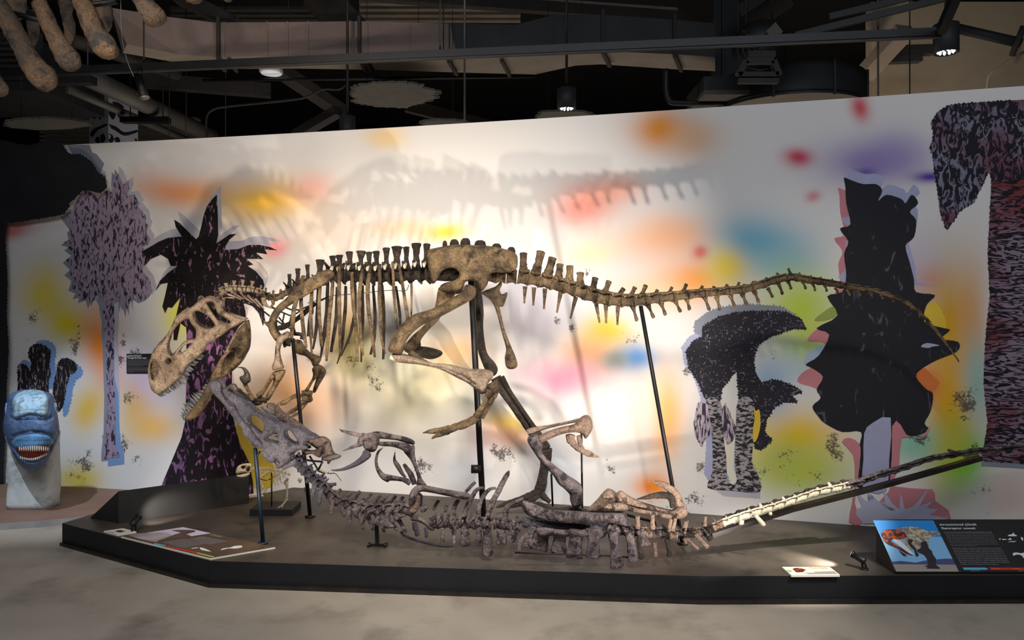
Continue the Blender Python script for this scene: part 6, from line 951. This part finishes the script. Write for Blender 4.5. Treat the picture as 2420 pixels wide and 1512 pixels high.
for i, y in enumerate((6, 20, 34, 47)):
    mb = MB(); mb.bar(xz(850, y, 5.575), xz(1230, y, 5.575), .1, .05); tag(mb.build('deck_slat', 'duct_under', smooth=False), 'pale roof deck slat above the brown duct, number %s from the top' % ('one', 'two', 'three', 'four')[i], 'roof slat', 'roof deck slats')
for i, y in enumerate((22, 34, 46)):
    mb = MB(); mb.bar(xz(405, y, 5.58), xz(770, y, 5.58), .09, .04); tag(mb.build('deck_slat', 'deck', smooth=False), 'dark roof deck slat left of the wide beam, number %s from the top' % ('one', 'two', 'three')[i], 'roof slat', 'dark roof deck slats')
dk = thing('louvre_ceiling', P(240, 310, 11), 'slatted grey ceiling section behind the printed column', 'ceiling panel')
for i in range(11): mb = MB(); D = 10.6 + i * .28; z = 4.25; y = HY - F * (z - CAMZ) / D; mb.bar(P(100, y, D), P(470, y, D), .14, .03); mb.build('slat', 'cloud_grey', dk, smooth=False)
mb = MB(); mb.box((-6.2, 7.66, 3.85), (-4.9, 8.9, 4.35)); mb.box((-6.3, 7.6, 3.8), (-4.85, 7.66, 4.4)); t = tag(mb.build('ventilation_box', 'duct_dark', smooth=False), 'dark boxy ventilation unit at the far left under the ceiling', 'ventilation unit')
for k in range(7): mb = MB(); mb.box((-6.0, 7.56, 3.9 + k * .06), (-5.0, 7.6, 3.925 + k * .06)); mb.build('louvre', 'beam', t, smooth=False)
# printed column
cl = thing('printed_column', P(262, 340, 9.5), 'white column printed with black drop shapes behind the wall at the left', 'column'); D = 9.5; a, b_, c = P(211, 0, D + .08), P(256, 0, D), P(326, 0, D + .3)
mb = MB(); mb.add([(a.x, a.y, 0), (b_.x, b_.y, 0), (c.x, c.y, 0), (a.x + .2, a.y + .5, 0), (a.x, a.y, 4.4), (b_.x, b_.y, 4.4), (c.x, c.y, 4.4), (a.x + .2, a.y + .5, 4.4)], [(0, 1, 5, 4), (1, 2, 6, 5), (2, 3, 7, 6), (3, 0, 4, 7), (4, 5, 6, 7)]); mb.build('shaft', 'column_print', cl, smooth=False)
def on2(px, py, off=.004):
    t = np.interp(px, [211, 256, 326], [0, 1, 2]); d = np.interp(px, [211, 256, 326], [D + .08, D, D + .3]); return P(px, py, d - off)
for q in ([(650,830),(665,800),(690,820),(680,850)], [(690,810),(710,795),(732,820),(712,856)], [(775,805),(800,796),(828,820),(805,855)], [(835,810),(865,805),(890,830),(860,850)], [(680,1010),(690,980),(712,985),(712,1025)], [(720,965),(745,960),(752,1000),(722,1022)], [(770,965),(800,962),(815,1000),(785,1022)], [(818,990),(845,980),(860,1010),(835,1022)], [(648,760),(700,730),(745,735),(720,770),(690,785),(660,775)], [(800,730),(850,735),(890,770),(840,765)], [(645,970),(660,930),(720,900),(755,885),(760,900),(700,930),(665,975)], [(765,885),(830,905),(890,945),(975,930),(980,945),(890,970),(820,930),(768,902)], [(960,1000),(975,990),(980,1010)]):
    pl_ = cr(K1(q), 3, True); mb = MB(); mb.add([on2(p[0], p[1]) for p in pl_], [tuple(range(len(pl_)))[::-1]]); mb.build('printed_drop', 'cutout_black', cl, smooth=False)
# hanging cloud cut-outs
def cloud(cx, cy, rx, ry, z, seed, label, wires=(-.5, .5)):
    r_ = random.Random(seed); o_ = []; n = 84
    for i in range(n):
        w = 2 * math.pi * i / n; k = .82 + .13 * noise.noise(Vector((math.cos(w) * 2.2, math.sin(w) * 2.2, seed))) ; j = r_.uniform(-.02, .13) if i % 2 else r_.uniform(-.12, .02); o_.append((cx + rx * (k + j) * math.cos(w), cy + ry * (k + j * .35) * math.sin(w)))
    t = thing('cloud_cutout', xz(cx, cy, z), label, 'cloud cutout', 'jagged grey cut-outs hung from the ceiling'); q = [xz(*p, z) for p in o_]; A_ = np.array(o_)
    cv, ce, cf, *_ = delaunay_2d_cdt([Vector(p) for p in o_], [(i, (i + 1) % n) for i in range(n)], [], 0, 1e-4); mb = MB(); V2 = [(v.x, v.y) for v in cv]; Q = [xz(*p, z) for p in V2]; fs = [tuple(f) for f in cf if inside(A_, np.array([V2[j] for j in f]).mean(0)[None])[0]]
    m = len(Q); mb.add(Q + [p + Vector((0, 0, .02)) for p in Q], fs + [tuple(j + m for j in f)[::-1] for f in fs] + [(i, (i + 1) % n, (i + 1) % n + m, i + m) for i in range(n)]); mb.build('board', 'cloud_grey', t, smooth=False)
    for dx in wires: a = xz(cx + rx * dx, cy, z); mb = MB(); mb.cyl(a, Vector((a.x, a.y, 5.6)), .003, None, 6); mb.build('wire', 'conduit', t)
cloud(928, 225, 122, 36, 3.7, 3, 'large jagged grey cloud cut-out hanging above the wall near the middle'); cloud(1335, 275, 80, 15, 3.6, 5, 'jagged grey cloud cut-out behind the middle pendant lamp'); cloud(1050, 292, 66, 9, 3.3, 8, 'jagged grey cloud cut-out just showing above the wall top', (.3, .75)); cloud(110, 294, 120, 16, 3.3, 11, 'jagged grey cloud cut-out above the black tree canopy at the left')
# beige wall at the far right, curved duct, blower
wb = MB(); wb.box((P(2060, 0, 8.8).x, 8.8, 0), (11, 8.95, 5.2)); o = wb.build('wall_beige', 'beige_wall', smooth=False); struct(o)
dr = thing('curved_duct', P(1850, 230, 7), 'dark curved duct elbow above the wall right of centre', 'air duct'); c = P(1862, 0, 7.0); n = 40; mb = MB(); r, z0, z1_ = .68, 3.41, 3.69
vs = [(c.x + r * math.cos(2 * math.pi * i / n), 7 + r * math.sin(2 * math.pi * i / n), z) for z in (z0, z1_) for i in range(n)]; mb.add(vs, [(i, (i + 1) % n, n + (i + 1) % n, n + i) for i in range(n)] + [tuple(range(n, 2 * n))]); mb.cur = 1; mb.add(vs[:n], [tuple(range(n))[::-1]]); mb.build('elbow', ['duct_dark', 'duct_under'], dr)  # paler underside has light from below put into its colour
for ww in (-2.1, -1.35, -.6): mb = MB(); x, y = c.x + (r + .006) * math.cos(ww), 7 + (r + .006) * math.sin(ww); mb.bar((x, y, z0 - .01), (x, y, z1_ + .01), .02, .02, (0, 1, 0)); mb.build('seam', 'duct_dark', dr, smooth=False)
mb = MB(); mb.tube([(c.x + r * 1.004 * math.cos(w), 7 + r * 1.004 * math.sin(w), z0 + .03) for w in np.linspace(-2.6, -.2, 24)], .008, 6, 1, (0, 0, 1), 1); mb.build('rib_ring', 'conduit', dr)
mb = MB(); mb.box((P(1660, 0, 6.6).x, 6.55, 3.5), (P(1790, 0, 6.6).x, 7.2, 3.62)); mb.cur = 1; mb.box((P(1660, 0, 6.6).x, 6.55, 3.46), (P(1790, 0, 6.6).x, 7.2, 3.499)); mb.build('inlet_box', ['duct_dark', 'cloud_grey'], dr, smooth=False)
bl = thing('blower_unit', P(1790, 170, 5.95), 'black blower with round grille and open frame below the duct at the right', 'ventilation unit'); D = 5.95
mb = MB(); mb.cyl(P(1795, 112, D), P(1795, 112, D + .35), .216, .216, 28); mb.build('drum', 'black_metal', bl)
for rr in (.045, .09, .135, .18): mb = MB(); cc = P(1795, 112, D - .005); mb.tube([cc + Vector((rr * math.cos(w), 0, rr * math.sin(w))) for w in np.linspace(0, 2 * math.pi, 25)], .006, 6, 1, (0, 1, 0), 1); mb.build('grille_ring', 'conduit', bl)
for w in np.linspace(0, math.pi, 5)[:-1]: mb = MB(); cc = P(1795, 112, D - .005); d = Vector((math.cos(w), 0, math.sin(w))) * .2; mb.bar(cc - d, cc + d, .006, .006, (0, 1, 0)); mb.build('grille_bar', 'conduit', bl, smooth=False)
for q in (((758, 135), (882, 135)), ((640, 470), (890, 470)), ((690, 380), (640, 470)), ((860, 380), (895, 470)), ((690, 380), (860, 380)), ((640, 500), (890, 500))): mb = MB(); pa = [K3.one(*p) for p in (q if q[0][1] != 135 else ((700, 340), (870, 340)))]; mb.bar(P(*pa[0], D - .05), P(*pa[1], D - .05), .05, .05); mb.build('frame_bar', 'beam', bl, smooth=False)
mb = MB(); a = P(*K3.one(875, 195), 5.85); s_ = .075; mb.prism([a + Vector((-s_, 0, 0)), a + Vector((0, 0, -s_)), a + Vector((s_ * .8, 0, 0)), a + Vector((0, 0, s_))], (0, .02, 0)); mb.build('grey_plate', 'cloud_grey', bl, smooth=False)
for k, x in enumerate((1692, 1712, 1730)): mb = MB(); mb.bar(P(x, 0, 7.75) + Vector((0, 0, .8)), P(x, 200, 7.75), .08, .1, (0, 1, 0)); tag(mb.build('duct_riser', 'duct_dark', smooth=False), 'dark vertical duct riser left of the blower, %s of three' % ('first', 'second', 'third')[k], 'air duct', 'dark vertical duct risers')
for x in (1765, 1825): a = P(x, 105, 6.1); mb = MB(); mb.cyl(a, Vector((a.x, a.y, 5.6)), .008); mb.build('hanger', 'conduit', bl)
# thin hanger rods
for k, (x, y0, y1, D, l) in enumerate(((1098, 172, 330, 6.6, 'pale hanger rod right of the large cloud cut-out'), (2075, 40, 300, 6.2, 'pale hanger rod in front of the curved duct'), (2150, 90, 300, 6.4, 'dark hanger rod in front of the beige wall'), (2022, 60, 180, 6.6, 'thin dark hanger rod right of the blower'), (682, 0, 60, 7.5, 'dark hanger rod at the top left of the duct'), (400, 180, 330, 8, 'thin hanger rod left of the bent conduit'), (533, 190, 330, 8, 'thin hanger rod beside the bent conduit'), (1048, 0, 140, 6.9, 'thin cable hanging across the duct'), (440, 170, 320, 8.6, 'thin wire left of the thin hanger rod'))):
    mb = MB(); a = P(x, y1, D); mb.cyl(Vector((a.x, a.y, 5.6)), a, .009 if 'pale' in l else .006, None, 8); tag(mb.build('hanger_rod', 'pipe_grey' if 'pale' in l else 'conduit'), l, 'hanger rod', 'ceiling hanger rods')
# ends of a huge hanging skeleton, top left
mat('bone_hung', (74, 66, 58), (134, 106, 74), 6, .7, bump=1, bscale=26, c3=(56, 54, 54), scale3=12, lo3=.48, hi3=.62)
hs_ = thing('hanging_skeleton', P(150, -20, 3.9), 'knobbly ends of big brown bones of a skeleton hanging at the upper left', 'dinosaur skeleton')
for q in ([(-20,20,62),(70,170,66),(150,320,66),(230,460,76),(310,550,92),(360,575,74),(395,585,30)], [(280,20,52),(330,130,56),(390,260,58),(440,350,66),(495,425,82),(540,445,60),(570,450,24)], [(570,-10,58),(620,90,66),(680,230,70),(740,320,84),(790,355,72),(835,365,34)], [(990,-60,70),(1050,50,70),(1100,110,78),(1135,145,66),(1150,165,30)], [(1360,-60,60),(1390,-20,64),(1400,15,36)], [(-90,470,50),(-40,580,54),(0,640,58),(25,670,34)], [(1600,-60,40),(1625,-20,40),(1630,8,22)]): limb('bone_end', 'bone_hung', hs_, K1(q), 3.9, 16, rough=.12, sub=5)
for q in ([(60,-40,90),(110,30,80),(150,120,60)], [(700,-30,60),(740,60,56),(770,160,36),(760,230,16)], [(470,-40,60),(480,100,44),(500,230,40),(480,330,22)], [(220,80,50),(240,220,40),(230,320,24)]): limb('bone_plate', 'bone_hung', hs_, K1(q), 4.15, 12, .6, rough=.3)
for q in ([(20,80),(400,170)], [(200,85),(380,160)], [(500,-20),(620,40),(830,10)]): mb = MB(); mb.tube([P(*K1.one(*p), 4.0) for p in q], .016, 8, 1, (0, 1, 0), 1); mb.build('armature', 'black_metal', hs_)
mb = MB(); mb.tube([P(*K1.one(*p), 4.4) for p in ((862,-20),(870,250),(905,420),(955,545))], .003, 6, 1, (0, 1, 0), 3); tag(mb.build('suspension_cable', 'steel_bare'), 'thin pale suspension cable right of the hanging bones', 'cable')
